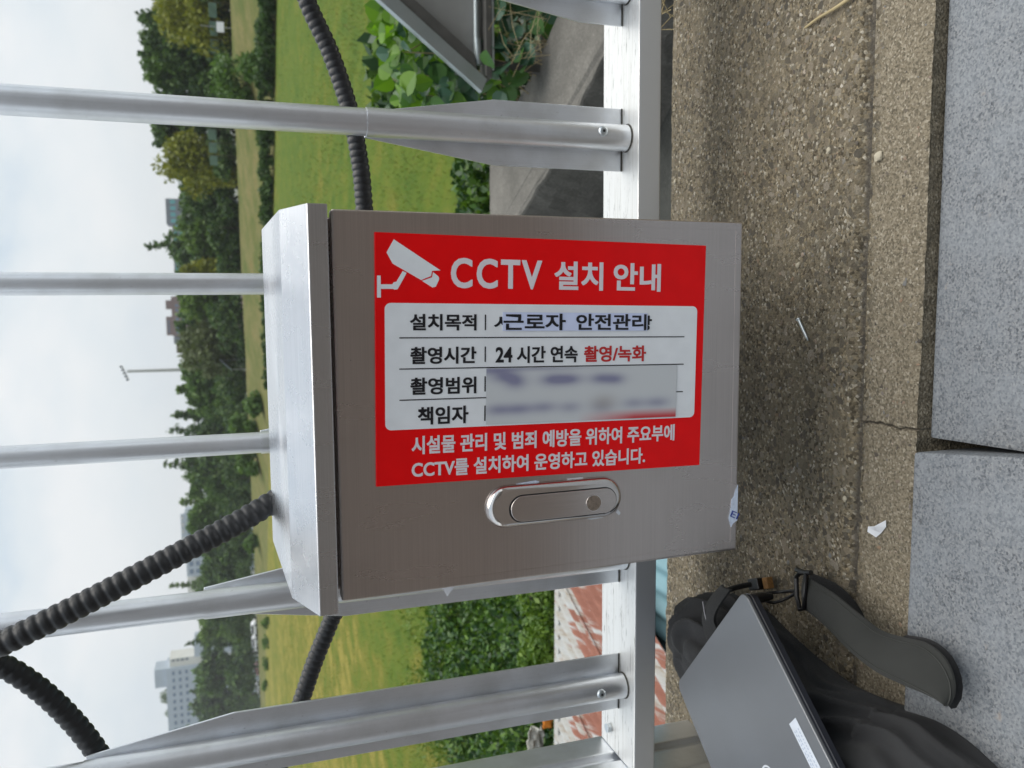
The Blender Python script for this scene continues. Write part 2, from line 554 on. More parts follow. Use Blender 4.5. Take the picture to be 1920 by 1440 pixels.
M['bark'] = simple('bark', (0.06, 0.048, 0.036), 0.9, 0, 0.35, 30)
M['stalk'] = simple('dry_stalk', (0.38, 0.31, 0.17), 0.8, 0, 0.2, 40)


def mat_field():
    m, t, b = new_mat('field_grass')
    v = world_coords(t)
    big = noise_tex(t, v, 0.09, 5, 0.6)
    mid = noise_tex(t, world_coords(t, (1.0, 0.55, 1)), 1.3, 6, 0.65)
    fine = noise_tex(t, v, 14, 5, 0.75)
    sx = _node(t, 'ShaderNodeSeparateXYZ')
    t.links.new(v, sx.inputs['Vector'])
    xr = _node(t, 'ShaderNodeMapRange')
    xr.inputs['From Min'].default_value = 0.0
    xr.inputs['From Max'].default_value = -14.0
    xr.inputs['To Min'].default_value = -0.10
    xr.inputs['To Max'].default_value = 0.11
    t.links.new(sx.outputs['X'], xr.inputs['Value'])
    ad = _node(t, 'ShaderNodeMath', operation='ADD')
    t.links.new(xr.outputs['Result'], ad.inputs[0])
    t.links.new(mid, ad.inputs[1])
    ad2 = _node(t, 'ShaderNodeMath', operation='MULTIPLY_ADD')
    t.links.new(big, ad2.inputs[0])
    ad2.inputs[1].default_value = 0.6
    t.links.new(ad.outputs[0], ad2.inputs[2])
    c = ramp(t, ad2.outputs[0], [(0.55, (0.050, 0.096, 0.009)), (0.74, (0.082, 0.118, 0.011)), (0.90, (0.130, 0.130, 0.018)), (1.0, (0.225, 0.190, 0.04))])
    c = mixc(t, ramp(t, fine, [(0.32, 0.45), (0.55, 0.0)]), c, (0.065, 0.09, 0.018))
    t.links.new(c, b.inputs['Base Color'])
    b.inputs['Roughness'].default_value = 0.95
    b.inputs['Specular IOR Level'].default_value = 0.15
    bump(t, b, fine, 0.5, 0.03)
    return m


M['field'] = mat_field()


def mat_bank():
    m, t, b = new_mat('dry_bank_grass')
    v = world_coords(t)
    f = noise_tex(t, world_coords(t, (0.35, 0.35, 1.5)), 1.0, 6, 0.6)
    g = noise_tex(t, v, 3.5, 5, 0.7)
    c = ramp(t, f, [(0.30, (0.060, 0.092, 0.020)), (0.45, (0.11, 0.115, 0.034)), (0.60, (0.165, 0.145, 0.058)), (0.75, (0.175, 0.12, 0.040))])
    c = mixc(t, ramp(t, g, [(0.4, 0.5), (0.6, 0.0)]), c, (0.06, 0.085, 0.02))
    t.links.new(c, b.inputs['Base Color'])
    b.inputs['Roughness'].default_value = 0.95
    b.inputs['Specular IOR Level'].default_value = 0.15
    bump(t, b, g, 0.7, 0.1)
    return m


M['bank'] = mat_bank()
M['far_ground'] = simple('far_ground', (0.07, 0.085, 0.04), 0.95, 0, 0.3, 0.02)
M['mountain'] = simple('wooded_mountain', (0.045, 0.075, 0.05), 0.95, 0, 0.3, 0.01)
M['wall_mauve'] = simple('mauve_brick_facade', (0.16, 0.105, 0.10), 0.85, 0, 0.12, 0.6)
M['wall_white'] = simple('pale_facade', (0.36, 0.42, 0.49), 0.7, 0, 0.06, 0.3)
M['wall_white2'] = simple('cream_stair_tower', (0.60, 0.60, 0.56), 0.7, 0, 0.06, 0.3)
M['wall_grey'] = simple('slate_facade', (0.12, 0.14, 0.17), 0.8, 0, 0.1, 0.5)
M['teal_glass'] = simple('teal_glazing', (0.06, 0.30, 0.32), 0.25, 0, 0.1, 0.4)
M['window_blue'] = simple('blue_grey_glass', (0.10, 0.16, 0.26), 0.15, 0, 0.1, 0.4)
M['pole_grey'] = simple('galvanised_pole', (0.36, 0.37, 0.36), 0.5, 0.6)
M['mesh_green'] = simple('pale_green_screen', (0.085, 0.15, 0.11), 0.7, 0, 0.35, 1)
M['white_paint'] = simple('white_vehicle_paint', (0.74, 0.76, 0.80), 0.25)
M['pink_paint'] = simple('pinkish_vehicle_paint', (0.55, 0.27, 0.29), 0.3)
M['car_glass'] = simple('dark_car_glass', (0.02, 0.025, 0.03), 0.08)
M['tyre'] = simple('tyre_rubber', (0.02, 0.02, 0.02), 0.8)
M['screw'] = simple('zinc_screw', (0.55, 0.60, 0.63), 0.35, 0.9)
M['stone_pale'] = simple('pale_stone', (0.42, 0.38, 0.29), 0.85, 0, 0.15, 120)


def mat_pebble():
    m, t, b = new_mat('river_pebbles')
    g = _node(t, 'ShaderNodeNewGeometry')
    c = ramp(t, g.outputs['Random Per Island'], [(0.0, (0.06, 0.052, 0.044)), (0.25, (0.13, 0.108, 0.08)), (0.5, (0.20, 0.17, 0.125)),
                                                 (0.7, (0.15, 0.15, 0.145)), (0.85, (0.23, 0.155, 0.10)), (1.0, (0.42, 0.39, 0.335))])
    t.links.new(c, b.inputs['Base Color'])
    b.inputs['Roughness'].default_value = 0.8
    return m


M['pebble'] = mat_pebble()


# ------------------------------------------------------------------ mesh helpers
class MB:
    def __init__(self):
        self.v, self.f, self.s = [], [], []

    def add(self, verts, faces, smooth=False):
        o = len(self.v)
        self.v += [tuple(p) for p in verts]
        self.f += [tuple(i + o for i in f) for f in faces]
        self.s += [smooth] * len(faces)
        return self

    def box(self, x0, x1, y0, y1, z0, z1, mat=None):
        vs_ = [Vector((x, y, z)) for z in (z0, z1) for y in (y0, y1) for x in (x0, x1)]
        if mat:
            vs_ = [mat @ p for p in vs_]
        return self.add(vs_, [(0, 2, 3, 1), (4, 5, 7, 6), (0, 1, 5, 4), (2, 6, 7, 3), (0, 4, 6, 2), (1, 3, 7, 5)])

    def prism(self, poly, z0, z1, mat=None, bevel=0.0):
        """polygon (x, y) counter-clockwise, extruded along z; bevel insets the top rim"""
        n = len(poly)
        rows = [(poly, z0)]
        if bevel > 0:
            c = Vector((sum(p[0] for p in poly) / n, sum(p[1] for p in poly) / n))
            ins = inset(poly, bevel)
            rows += [(poly, z1 - bevel), (inset(poly, bevel * 0.35), z1 - bevel * 0.3), (ins, z1)]
        else:
            rows += [(poly, z1)]
        vs_ = [Vector((p[0], p[1], z)) for pl, z in rows for p in pl]
        if mat:
            vs_ = [mat @ p for p in vs_]
        fs = [tuple(reversed(range(n)))]
        for k in range(len(rows) - 1):
            for i in range(n):
                j = (i + 1) % n
                fs.append((k * n + i, k * n + j, (k + 1) * n + j, (k + 1) * n + i))
        b = (len(rows) - 1) * n
        fs.append(tuple(b + i for i in range(n)))
        return self.add(vs_, fs)

    def tube(self, pts, radii, n=16, cap=True, smooth=True):
        pts = [Vector(p) for p in pts]
        if isinstance(radii, (int, float)):
            radii = [radii] * len(pts)
        t0 = (pts[1] - pts[0]).normalized()
        ref = Vector((0, 0, 1)) if abs(t0.z) < 0.9 else Vector((1, 0, 0))
        u = t0.cross(ref).normalized()
        rings = []
        for i, p in enumerate(pts):
            a = pts[max(0, i - 1)]
            b = pts[min(len(pts) - 1, i + 1)]
            t = (b - a).normalized()
            u = (u - t * u.dot(t)).normalized()
            w = t.cross(u)
            rings.append([p + (u * math.cos(2 * math.pi * k / n) + w * math.sin(2 * math.pi * k / n)) * radii[i] for k in range(n)])
        vs_ = [p for r in rings for p in r]
        fs = []
        for i in range(len(rings) - 1):
            for k in range(n):
                j = (k + 1) % n
                fs.append((i * n + k, i * n + j, (i + 1) * n + j, (i + 1) * n + k))
        self.add(vs_, fs, smooth)
        if cap:
            o = len(rings)
            self.add(rings[0], [tuple(reversed(range(n)))])
            self.add(rings[-1], [tuple(range(n))])
        return self

    def cyl(self, p0, p1, r, n=16):
        return self.tube([p0, p1], r, n)

    def mesh(self, name):
        me = bpy.data.meshes.new(name)
        me.from_pydata(self.v, [], self.f)
        me.polygons.foreach_set('use_smooth', self.s)
        me.update()
        return me


def inset(poly, d):
    n = len(poly)
    out = []
    for i in range(n):
        p0, p1, p2 = Vector(poly[i - 1]), Vector(poly[i]), Vector(poly[(i + 1) % n])
        e1, e2 = (p1 - p0), (p2 - p1)
        if e1.length < 1e-9 or e2.length < 1e-9:
            out.append(tuple(p1)); continue
        n1 = Vector((-e1.y, e1.x)).normalized()
        n2 = Vector((-e2.y, e2.x)).normalized()
        m = n1 + n2
        m = m / max(0.3, (1 + n1.dot(n2)))
        out.append(tuple(p1 + m * d))
    return out


def link(name, me, mat, parent=None, label=None):
    o = bpy.data.objects.new(name, me)
    COL.objects.link(o)
    if mat is not None and not me.materials:
        me.materials.append(mat)
    if parent is not None:
        o.parent = parent
    if label:
        o['label'] = label
    return o


def part(name, mb, mat, parent, label=None):
    return link(name, mb.mesh(name), mat, parent, label)


def empty(name, loc=(0, 0, 0), mat=None):
    o = bpy.data.objects.new(name, None)
    COL.objects.link(o)
    o.empty_display_size = 0.05
    if mat is not None:
        o.matrix_world = mat
    else:
        o.location = loc
    return o


def tag(o, label, cat, group=None, kind=None):
    o['label'] = label
    o['category'] = cat
    if group:
        o['group'] = group
    if kind:
        o['kind'] = kind
    return o


def structure(o, label=None):
    o['kind'] = 'structure'
    if label:
        o['label'] = label
    return o


def bevel_mesh(me, w, seg=2, angle=35):
    bm = bmesh.new()
    bm.from_mesh(me)
    es = [e for e in bm.edges if len(e.link_faces) == 2 and e.calc_face_angle(0) > math.radians(angle)]
    bmesh.ops.bevel(bm, geom=es, offset=w, segments=seg, profile=0.6, affect='EDGES', clamp_overlap=True)
    bm.to_mesh(me)
    bm.free()
    return me


def rounded_rect(x0, x1, y0, y1, r, n=5):
    out = []
    for cx, cy, a0 in ((x1 - r, y0 + r, -90), (x1 - r, y1 - r, 0), (x0 + r, y1 - r, 90), (x0 + r, y0 + r, 180)):
        for k in range(n + 1):
            a = math.radians(a0 + 90 * k / n)
            out.append((cx + r * math.cos(a), cy + r * math.sin(a)))
    return out


def pill(xc, hw, y0, y1, n=10):
    out = []
    for k in range(n + 1):
        a = math.radians(180 * k / n)
        out.append((xc + hw * math.cos(a), y1 - hw + hw * math.sin(a)))
    for k in range(n + 1):
        a = math.radians(180 + 180 * k / n)
        out.append((xc + hw * math.cos(a), y0 + hw + hw * math.sin(a)))
    return out


def quads(name, c, u, v, shape='diamond'):
    """N four-cornered leaves from numpy centres and half axes"""
    n = len(c)
    if shape == 'diamond':
        vv = np.stack([c - u, c - v, c + u, c + v], axis=1)
    else:
        vv = np.stack([c - u - v, c + u - v, c + u + v, c - u + v], axis=1)
    me = bpy.data.meshes.new(name)
    me.vertices.add(4 * n)
    me.vertices.foreach_set('co', vv.reshape(-1).astype(np.float32))
    me.loops.add(4 * n)
    me.loops.foreach_set('vertex_index', np.arange(4 * n, dtype=np.int32))
    me.polygons.add(n)
    me.polygons.foreach_set('loop_start', np.arange(0, 4 * n, 4, dtype=np.int32))
    me.update(calc_edges=True)
    me.validate()
    return me


def rand_dirs(n):
    d = rng.normal(size=(n, 3))
    return d / np.linalg.norm(d, axis=1, keepdims=True)


def leaf_axes(n, size, aspect=0.55, droop=0.0):
    a = rand_dirs(n)
    a[:, 2] -= droop
    a /= np.linalg.norm(a, axis=1, keepdims=True)
    b = np.cross(a, rand_dirs(n))
    b /= np.linalg.norm(b, axis=1, keepdims=True) + 1e-9
    s = size * rng.uniform(0.6, 1.4, size=(n, 1))
    return a * s, b * s * aspect


def catmull(pts, step):
    pts = [Vector(p) for p in pts]
    P = [pts[0] * 2 - pts[1]] + pts + [pts[-1] * 2 - pts[-2]]
    dense = []
    for i in range(1, len(P) - 2):
        for k in range(24):
            t = k / 24
            p0, p1, p2, p3 = P[i - 1:i + 3]
            dense.append(0.5 * ((2 * p1) + (p2 - p0) * t + (2 * p0 - 5 * p1 + 4 * p2 - p3) * t * t + (3 * p1 - p0 - 3 * p2 + p3) * t ** 3))
    dense.append(pts[-1])
    out = [dense[0]]
    acc = 0.0
    for a, b in zip(dense, dense[1:]):
        seg = (b - a).length
        while seg > 1e-9 and acc + seg >= step:
            f = (step - acc) / seg
            a = a.lerp(b, f)
            out.append(a.copy())
            seg = (b - a).length
            acc = 0.0
        acc += seg
    return out


# ================================================================== SETTING
# ---- concrete ledge the railing stands on
LEDGE_NEAR, LEDGE_FAR = 0.7240, 1.282


def ledge_height(x, y):
    z = 0.0016 * noise.noise(Vector((x * 9, y * 9, 0))) + 0.0011 * noise.noise(Vector((x * 60, y * 60, 3)))
    yg = 0.8115 + 0.0035 * noise.noise(Vector((x * 11, 4, 0))) + 0.002 * noise.noise(Vector((x * 50, 9, 0))) - 0.004 * max(0, -x - 0.1)
    wd = 0.011 + 0.005 * noise.noise(Vector((x * 17, 7, 1)))
    d = y - yg
    if x > -0.52:
        if -0.002 < d < wd:
            z -= 0.0085 + 0.004 * noise.noise(Vector((x * 40, y * 40, 5)))
        elif wd <= d < wd + 0.008:
            z -= 0.0085 * (1 - (d - wd) / 0.008)
    if d < 0:
        z -= 0.0008
        # a hairline crack runs from the groove to the paving joint
        xc = -0.1455 + 0.0042 * noise.noise(Vector((1, y * 70, 2))) + 0.05 * (0.76 - y) * (0.4 if y < 0.75 else 0.0)
        if abs(x - xc) < 0.0011:
            z -= 0.005
    return z


xs = list(np.concatenate([[-12, -4, -1.6, -1.15], np.arange(-1.0, -0.166, 0.005), np.arange(-0.166, -0.126, 0.0011), np.arange(-0.124, 0.62, 0.005), [0.8, 1.5, 4, 12]]))
ys = list(np.arange(LEDGE_NEAR, LEDGE_FAR + 0.001, 0.0042))
mb = MB()
vs_, fs = [], []
nx, ny = len(xs), len(ys)
for j, y in enumerate(ys):
    for i, x in enumerate(xs):
        yy = y
        if j == 0:
            yy += 0.0013 * noise.noise(Vector((x * 22, 0, 8))) + 0.0012 * noise.noise(Vector((x * 120, 0, 8)))
        z = ledge_height(x, y)
        if j == 0:
            z -= 0.002
        if j == ny - 1:
            yy += 0.004 * noise.noise(Vector((x * 40, 3, 8)))
        vs_.append((x, yy, z))
for j in range(ny - 1):
    for i in range(nx - 1):
        a = j * nx + i
        fs.append((a, a + 1, a + nx + 1, a + nx))
mb.add(vs_, fs, True)
skirt = []
for i, x in enumerate(xs):
    skirt += [(x, vs_[i][1] + 0.001, vs_[i][2]), (x, vs_[i][1] + 0.004 * noise.noise(Vector((x * 50, 1, 1))) + 0.002, -0.015), (x, vs_[i][1] + 0.003, -0.13)]
mb.add(skirt, [(3 * i + k + 1, 3 * i + k + 4, 3 * i + k + 3, 3 * i + k) for i in range(nx - 1) for k in (0, 1)])
sk2 = []
for i, x in enumerate(xs):
    p = vs_[(ny - 1) * nx + i]
    sk2 += [p, (x, p[1] + 0.004, -1.6)]
mb.add(sk2, [(2 * i, 2 * i + 2, 2 * i + 3, 2 * i + 1) for i in range(nx - 1)])
lme = mb.mesh('ledge')
da = lme.color_attributes.new('dirt', 'FLOAT_COLOR', 'POINT')
dv = []
for vtx in lme.vertices:
    x, y = vtx.co.x, vtx.co.y
    yg = 0.8115 + 0.0035 * noise.noise(Vector((x * 11, 4, 0))) + 0.002 * noise.noise(Vector((x * 50, 9, 0))) - 0.004 * max(0, -x - 0.1)
    wd = 0.011 + 0.005 * noise.noise(Vector((x * 17, 7, 1)))
    g = 1.0 if (-0.001 < y - yg < wd and x > -0.52 and vtx.co.z > -0.05) else 0.0
    xc = -0.1455 + 0.0042 * noise.noise(Vector((1, y * 70, 2))) + 0.05 * (0.76 - y) * (0.4 if y < 0.75 else 0.0)
    if y < yg and abs(x - xc) < 0.0013:
        g = 1.0
    dv += [g, g, g, 1.0]
da.data.foreach_set('color', np.array(dv, dtype=np.float32))
ledge = link('ledge', lme, M['aggregate'])
structure(ledge, 'exposed aggregate concrete ledge under the railing')

# ---- granite paving in front of the ledge
pavement = structure(empty('pavement', (0, 0.3, -0.1)), 'speckled grey granite paving along the concrete ledge')


def slab(x0, x1, y0, y1, ztop, skew=0.0, th=0.09):
    me = MB().box(x0, x1, y0, y1, ztop - th, ztop).mesh('slab')
    for vtx in me.vertices:
        vtx.co.x += skew * (y1 - vtx.co.y)
    bevel_mesh(me, 0.0035, 2)
    o = link('slab', me, M['granite'])
    o.parent = pavement
    o.matrix_parent_inverse = pavement.matrix_world.inverted()
    return o


pavement.matrix_world = Matrix.Translation((0, 0.3, -0.1))
bpy.context.view_layer.update()
slab(-0.1545, 0.74, 0.12, 0.7222, -0.019, 0.028)
slab(-1.06, -0.1675, 0.10, 0.7135, 0.012, 0.19 * 0.7)
for k in range(4):
    slab(0.752 + 0.9 * k, 0.752 + 0.9 * k + 0.888, 0.12, 0.7222, -0.019)
    slab(-1.96 - 0.9 * k, -1.96 - 0.9 * k + 0.888, 0.10, 0.7135, 0.004)
mb = MB().box(-14, 14, -6.0, 0.095, -0.20, -0.035)  # dark brown replaces the shade of someone crouching at the camera
structure(link('footpath', mb.mesh('footpath'), M['footpath']), 'unseen footpath beside the granite edging, coloured dark brown to stand in for shade')
mb = MB().box(-14, 14, 0.0955, 0.7165, -0.20, -0.10)
structure(link('mortar_bed', mb.mesh('mortar_bed'), M['dark_concrete']))
mb = MB().add([(-90, -90, -0.16), (90, -90, -0.16), (90, -3.0, -0.16), (-90, -3.0, -0.16)], [(0, 1, 2, 3)])
structure(link('road', mb.mesh('road'), M['asphalt']))

# wall added out of view to block sky and dull the steel's reflection
added_wall = empty('building', (0, -9.0, 0))
tag(added_wall, 'plain grey brown wall added unseen behind the viewer to block sky light', 'building')
part('wall', MB().box(-16, 16, -0.4, 0, -0.2, 5.0), M['back_wall'], added_wall)
part('plinth', MB().box(-16, 16, 0.001, 0.05, -0.2, 0.6), M['dark_concrete'], added_wall)

# ---- low ground, field, embankment, far ground
NRM = Vector((0.795, 0.606))
TAN = Vector((-0.606, 0.795))
BASE = Vector((10.5, 62.0))
FIELD_Z = -2.2


def near_z(x, y):
    t = min(1, max(0, (y - 3.9) / 6.5))
    z = -0.98 + (FIELD_Z + 0.98) * (t * t * (3 - 2 * t))
    return z + 0.05 * noise.noise(Vector((x * 1.2, y * 1.2, 0)))


mb = MB()
gx = np.arange(-14, 14.01, 0.35)
gy = np.arange(1.30, 13.01, 0.35)
vs_ = [(x, y, near_z(x, y) - (0.03 if y > 10 else 0)) for y in gy for x in gx]
fs = [(j * len(gx) + i, j * len(gx) + i + 1, (j + 1) * len(gx) + i + 1, (j + 1) * len(gx) + i) for j in range(len(gy) - 1) for i in range(len(gx) - 1)]
mb.add(vs_, fs, True)
structure(link('ground', mb.mesh('ground'), M['soil']), 'dark soil below the ledge')


def sd_point(s, d):
    p = BASE + TAN * s + NRM * d
    return p.x, p.y


def bank_z(s, d):
    top = 0.33 - 0.0082 * s
    t = min(1, max(0, d / 14.0))
    z = FIELD_Z + (top - FIELD_Z) * (t * t * (3 - 2 * t))
    return z + (0.12 * noise.noise(Vector((s * 0.15, d * 0.3, 0))) if d > 0 else 0)


mb = MB()
ss = np.arange(-140, 321, 10.0)
dd = np.concatenate([np.arange(-150, -40, 10), np.arange(-40, 0.1, 4)])
vs_, keep = [], {}
for s in ss:
    for d in dd:
        x, y = sd_point(s, d)
        vs_.append((x, max(y, 10.2), FIELD_Z + 0.06 * noise.noise(Vector((x * 0.2, y * 0.2, 0)))))
n2 = len(dd)
fs = []
for i in range(len(ss) - 1):
    for j in range(n2 - 1):
        a = i * n2 + j
        f = (a, a + 1, a + n2 + 1, a + n2)
        if all(vs_[k][1] <= 10.2 for k in f):
            continue
        fs.append(f)
mb.add(vs_, fs, True)
structure(link('field', mb.mesh('field'), M['field']), 'mown green field below the railing')
mb = MB()
db = np.concatenate([np.arange(0, 16, 1.0), [20, 30, 45, 70]])
vs_ = [(*sd_point(s, d), bank_z(s, d)) for s in np.arange(-140, 321, 5.0) for d in db]
n2 = len(db)
ns = len(np.arange(-140, 321, 5.0))
fs = [(i * n2 + j, i * n2 + j + 1, (i + 1) * n2 + j + 1, (i + 1) * n2 + j) for i in range(ns - 1) for j in range(n2 - 1)]
mb.add(vs_, fs, True)
structure(link('embankment', mb.mesh('embankment'), M['bank']), 'low bank of dry grass behind the field')
mb = MB().add([(-5000, 20, -3.2), (5000, 20, -3.2), (5000, 7000, -3.2), (-5000, 7000, -3.2)], [(0, 1, 2, 3)])
structure(link('far_ground', mb.mesh('far_ground'), M['far_ground']))

# ---- mountain on the horizon
mb = MB()
xs_m = np.linspace(-800, 1500, 140)
rows = []
for k, (yy, hf) in enumerate(((2500, 0.0), (2600, 0.55), (2760, 1.0), (3000, 0.6), (3300, 0))):
    for x in xs_m:
        a = x / 2600
        h = 2760 * (0.050 + 0.028 * math.exp(-((a - 0.205) / 0.055) ** 2) + 0.004 * math.exp(-((a - 0.12) / 0.02) ** 2))
        h *= 1 + 0.07 * noise.noise(Vector((a * 22, k * 0.3, 0)))
        rows.append((x, yy, -4 + h * hf))
n2 = len(xs_m)
mb.add(rows, [(k * n2 + i, k * n2 + i + 1, (k + 1) * n2 + i + 1, (k + 1) * n2 + i) for k in range(4) for i in range(n2 - 1)], True)
structure(link('mountain', mb.mesh('mountain'), M['mountain']), 'pale hazy mountain beyond the trees')

# ================================================================== RAILING
railing = empty('railing', (0, 1.14, 0))
tag(railing, 'silver aluminium railing with flanged round balusters on the concrete ledge', 'railing')
RZ0, RZ1, RY0, RY1 = 0.132, 0.167, 1.08, 1.20
POST_X = -0.725


def child(o, parent):
    o.parent = parent
    o.matrix_parent_inverse = Matrix.Translation(-parent.location)
    return o


def rpart(name, mb, mat, bev=0.0, label=None):
    me = mb.mesh(name)
    if bev:
        bevel_mesh(me, bev)
    return child(link(name, me, mat, None, label), railing)


rpart('bottom_rail', MB().box(POST_X + 0.001, 2.4, RY0, RY1, RZ0, RZ1), M['rail'], 0.002)
rpart('top_rail', MB().box(-2.6, 2.4, RY0, RY1, 1.30, 1.345), M['rail'], 0.006)
rpart('bottom_rail', MB().box(-2.6, POST_X - 0.14, RY0, RY1, RZ0, RZ1), M['rail'], 0.002)
# post with a channel groove down its side
poly = [(POST_X - 0.139, 1.075), (POST_X, 1.075), (POST_X, 1.128), (POST_X - 0.010, 1.132), (POST_X - 0.010, 1.148), (POST_X, 1.152), (POST_X, 1.205), (POST_X - 0.139, 1.205)]
post = rpart('post', MB().prism(poly, -0.002, 1.36), M['alu'], 0.0025)
for yy, zz, nm in ((1.165, 0.1675, 'bolt'),):
    rpart('bolt', MB().prism([(POST_X + 0.035 + 0.008 * math.cos(a * math.pi / 3), yy + 0.008 * math.sin(a * math.pi / 3)) for a in range(6)], zz, zz + 0.007), M['screw'], 0.0008)
SLEEVE_TOP = {0: 0.42, 1: 0.549, 2: 0.622, 3: 0.697, 4: 0.776, 5: 0.928}
BX = {0: 0.4503, 1: 0.2412, 2: 0.0282, 3: -0.1790, 4: -0.3895, 5: -0.5965, -1: 0.660, -2: 0.870, -3: 1.08}
AY = 1.118
for k, x in BX.items():
    top = SLEEVE_TOP.get(k, 0.36)
    r_up = 0.0138 if k in (2, 3) else 0.0178
    r_sl = r_up + 0.0011
    bal = rpart('baluster', MB().tube([(x, AY, RZ1), (x, AY, 1.30)], r_up, 32, cap=False), M['alu'])
    sl = MB().tube([(x, AY, RZ1 + 0.0005), (x, AY, top)], r_sl, 32, cap=False)
    # the rim where the sleeve ends
    ring = []
    n = 32
    for rr in (r_sl, r_up - 0.0003):
        ring += [(x + rr * math.cos(2 * math.pi * i / n), AY + rr * math.sin(2 * math.pi * i / n), top) for i in range(n)]
    sl.add(ring, [(i, (i + 1) % n, n + (i + 1) % n, n + i) for i in range(n)])
    s = link('sleeve', sl.mesh('sleeve'), M['alu'])
    s.parent = bal
    hw = 0.0455
    fy0, fy1 = 1.134, 1.1375
    knee = top - 0.183
    if knee < RZ1 + 0.02:
        knee = RZ1 + 0.02
    prof = [(x - hw, RZ1 + 0.001), (x + hw, RZ1 + 0.001), (x + hw, knee), (x + r_sl * 0.9, top), (x - r_sl * 0.9, top), (x - hw, knee)]
    mt = Matrix(((1, 0, 0, 0), (0, 0, -1, fy1), (0, 1, 0, 0), (0, 0, 0, 1)))
    fme = MB().prism(prof, 0, fy1 - fy0, mt).mesh('flange')
    bevel_mesh(fme, 0.0006, 1)
    fl = link('flange', fme, M['alu'])
    fl.parent = bal
    grime_ring = link('base_grime', MB().tube([(x, AY, RZ1 + 0.0003), (x, AY, RZ1 + 0.0012), (x, AY, RZ1 + 0.0022)], [r_sl + 0.0016, r_sl + 0.0012, r_sl + 0.0002], 28).mesh('base_grime'), M['grime'])  # thin dark bead standing for grime round the sleeve foot
    grime_ring.parent = bal
    seam_ = link('base_grime', MB().box(x - hw, x + hw, fy0 - 0.0012, fy0 - 0.0002, RZ1 + 0.0002, RZ1 + 0.0020).mesh('base_grime'), M['grime'])  # dark strip standing for grime along the flange foot
    seam_.parent = bal
    ry = AY - r_sl
    dx = 0.004 if k == 1 else 0.0015
    rv = MB().tube([(x + dx, ry + 0.002, 0.2135), (x + dx, ry - 0.0010, 0.2135), (x + dx, ry - 0.0022, 0.2135)], [0.0072, 0.0072, 0.0046], 18)
    rv.tube([(x + dx, ry - 0.0023, 0.2135), (x + dx, ry - 0.0026, 0.2135)], 0.0024, 10)
    rvo = link('rivet', rv.mesh('rivet'), M['screw'])
    rvo.parent = bal
    hole = link('rivet_hole', MB().tube([(x + dx, ry - 0.0027, 0.2135), (x + dx, ry - 0.0029, 0.2135)], 0.0021, 10).mesh('rivet_hole'), M['gap'])
    hole.parent = bal

# ================================================================== CONTROL BOX
TILT = math.radians(2.0)
BOXM = Matrix.Translation((0, 0.80, 0.6325)) @ Matrix.Rotation(TILT, 4, 'X')
box = empty('control_box', mat=BOXM)
tag(box, 'brushed stainless steel control box with a sloped roof cap hung on the railing', 'control box')
DX0, DX1, DZ0, DZ1 = -0.292, 0.0908, -0.4634, 0.0


def bpart(name, mb, mat, bev=0.0, seg=2, label=None, parent=None):
    me = mb.mesh(name)
    if bev:
        bevel_mesh(me, bev, seg)
    return link(name, me, mat, parent or box, label)


bpart('body', MB().box(DX0 + 0.006, DX1 - 0.006, 0.019, 0.245, DZ0 + 0.004, 0.022), M['steel_door'], 0.002)
door = bpart('door', MB().box(DX0, DX1, 0.0, 0.016, DZ0, DZ1), M['steel_door'], 0.0028, 3)
bpart('gasket', MB().box(DX0 + 0.010, DX1 - 0.010, 0.0165, 0.0188, DZ0 + 0.008, DZ1 - 0.004), M['gap'])
bpart('mounting_strap', MB().box(DX0 + 0.02, DX1 - 0.02, 0.2455, 0.262, -0.09, -0.06), M['steel_door'])
bpart('mounting_strap', MB().box(DX0 + 0.02, DX1 - 0.02, 0.2455, 0.268, -0.40, -0.37), M['steel_door'])
# fold line pressed round the door edge
fold = MB()
for x0, x1, z0, z1 in ((DX0 + 0.0085, DX0 + 0.0093, DZ0 + 0.0085, DZ1 - 0.11), (DX1 - 0.0093, DX1 - 0.0085, DZ0 + 0.0085, DZ1 - 0.2), (DX0 + 0.0093, DX1 - 0.0093, DZ0 + 0.0085, DZ0 + 0.0093)):
    fold.box(x0, x1, -0.0004, 0.001, z0, z1)
bpart('fold_line', fold, M['steel_door'], parent=door)
# roof cap: lip, sloped front, gently rising top
rx0, rx1 = -0.298, 0.0935
prof = [(-0.0155, 0.0055), (-0.0155, 0.0238), (0.0460, 0.0437), (0.2660, 0.0462), (0.2660, 0.0235), (-0.0135, 0.0215), (-0.0135, 0.0055)]
vv = [(rx0, y, z) for y, z in prof] + [(rx1, y, z) for y, z in prof]
n = len(prof)
rf = MB().add(vv, [tuple(range(n)), tuple(reversed(range(n, 2 * n)))] + [((i + 1) % n, i, n + i, n + (i + 1) % n) for i in range(n)])
# side lips and a rear lip
rf2 = MB().box(rx0, rx0 + 0.0015, -0.0132, 0.2658, 0.0055, 0.0214)
rf3 = MB().box(rx1 - 0.0015, rx1, -0.0132, 0.2658, 0.0055, 0.0214)
me = rf.mesh('roof')
bm = bmesh.new(); bm.from_mesh(me); bmesh.ops.recalc_face_normals(bm, faces=bm.faces); bm.to_mesh(me); bm.free()
bevel_mesh(me, 0.0016, 2, 12)
roof = link('roof', me, M['steel_roof'], box)
bpart('roof_lip', rf2, M['steel_roof'], parent=roof)
bpart('roof_lip', rf3, M['steel_roof'], parent=roof)

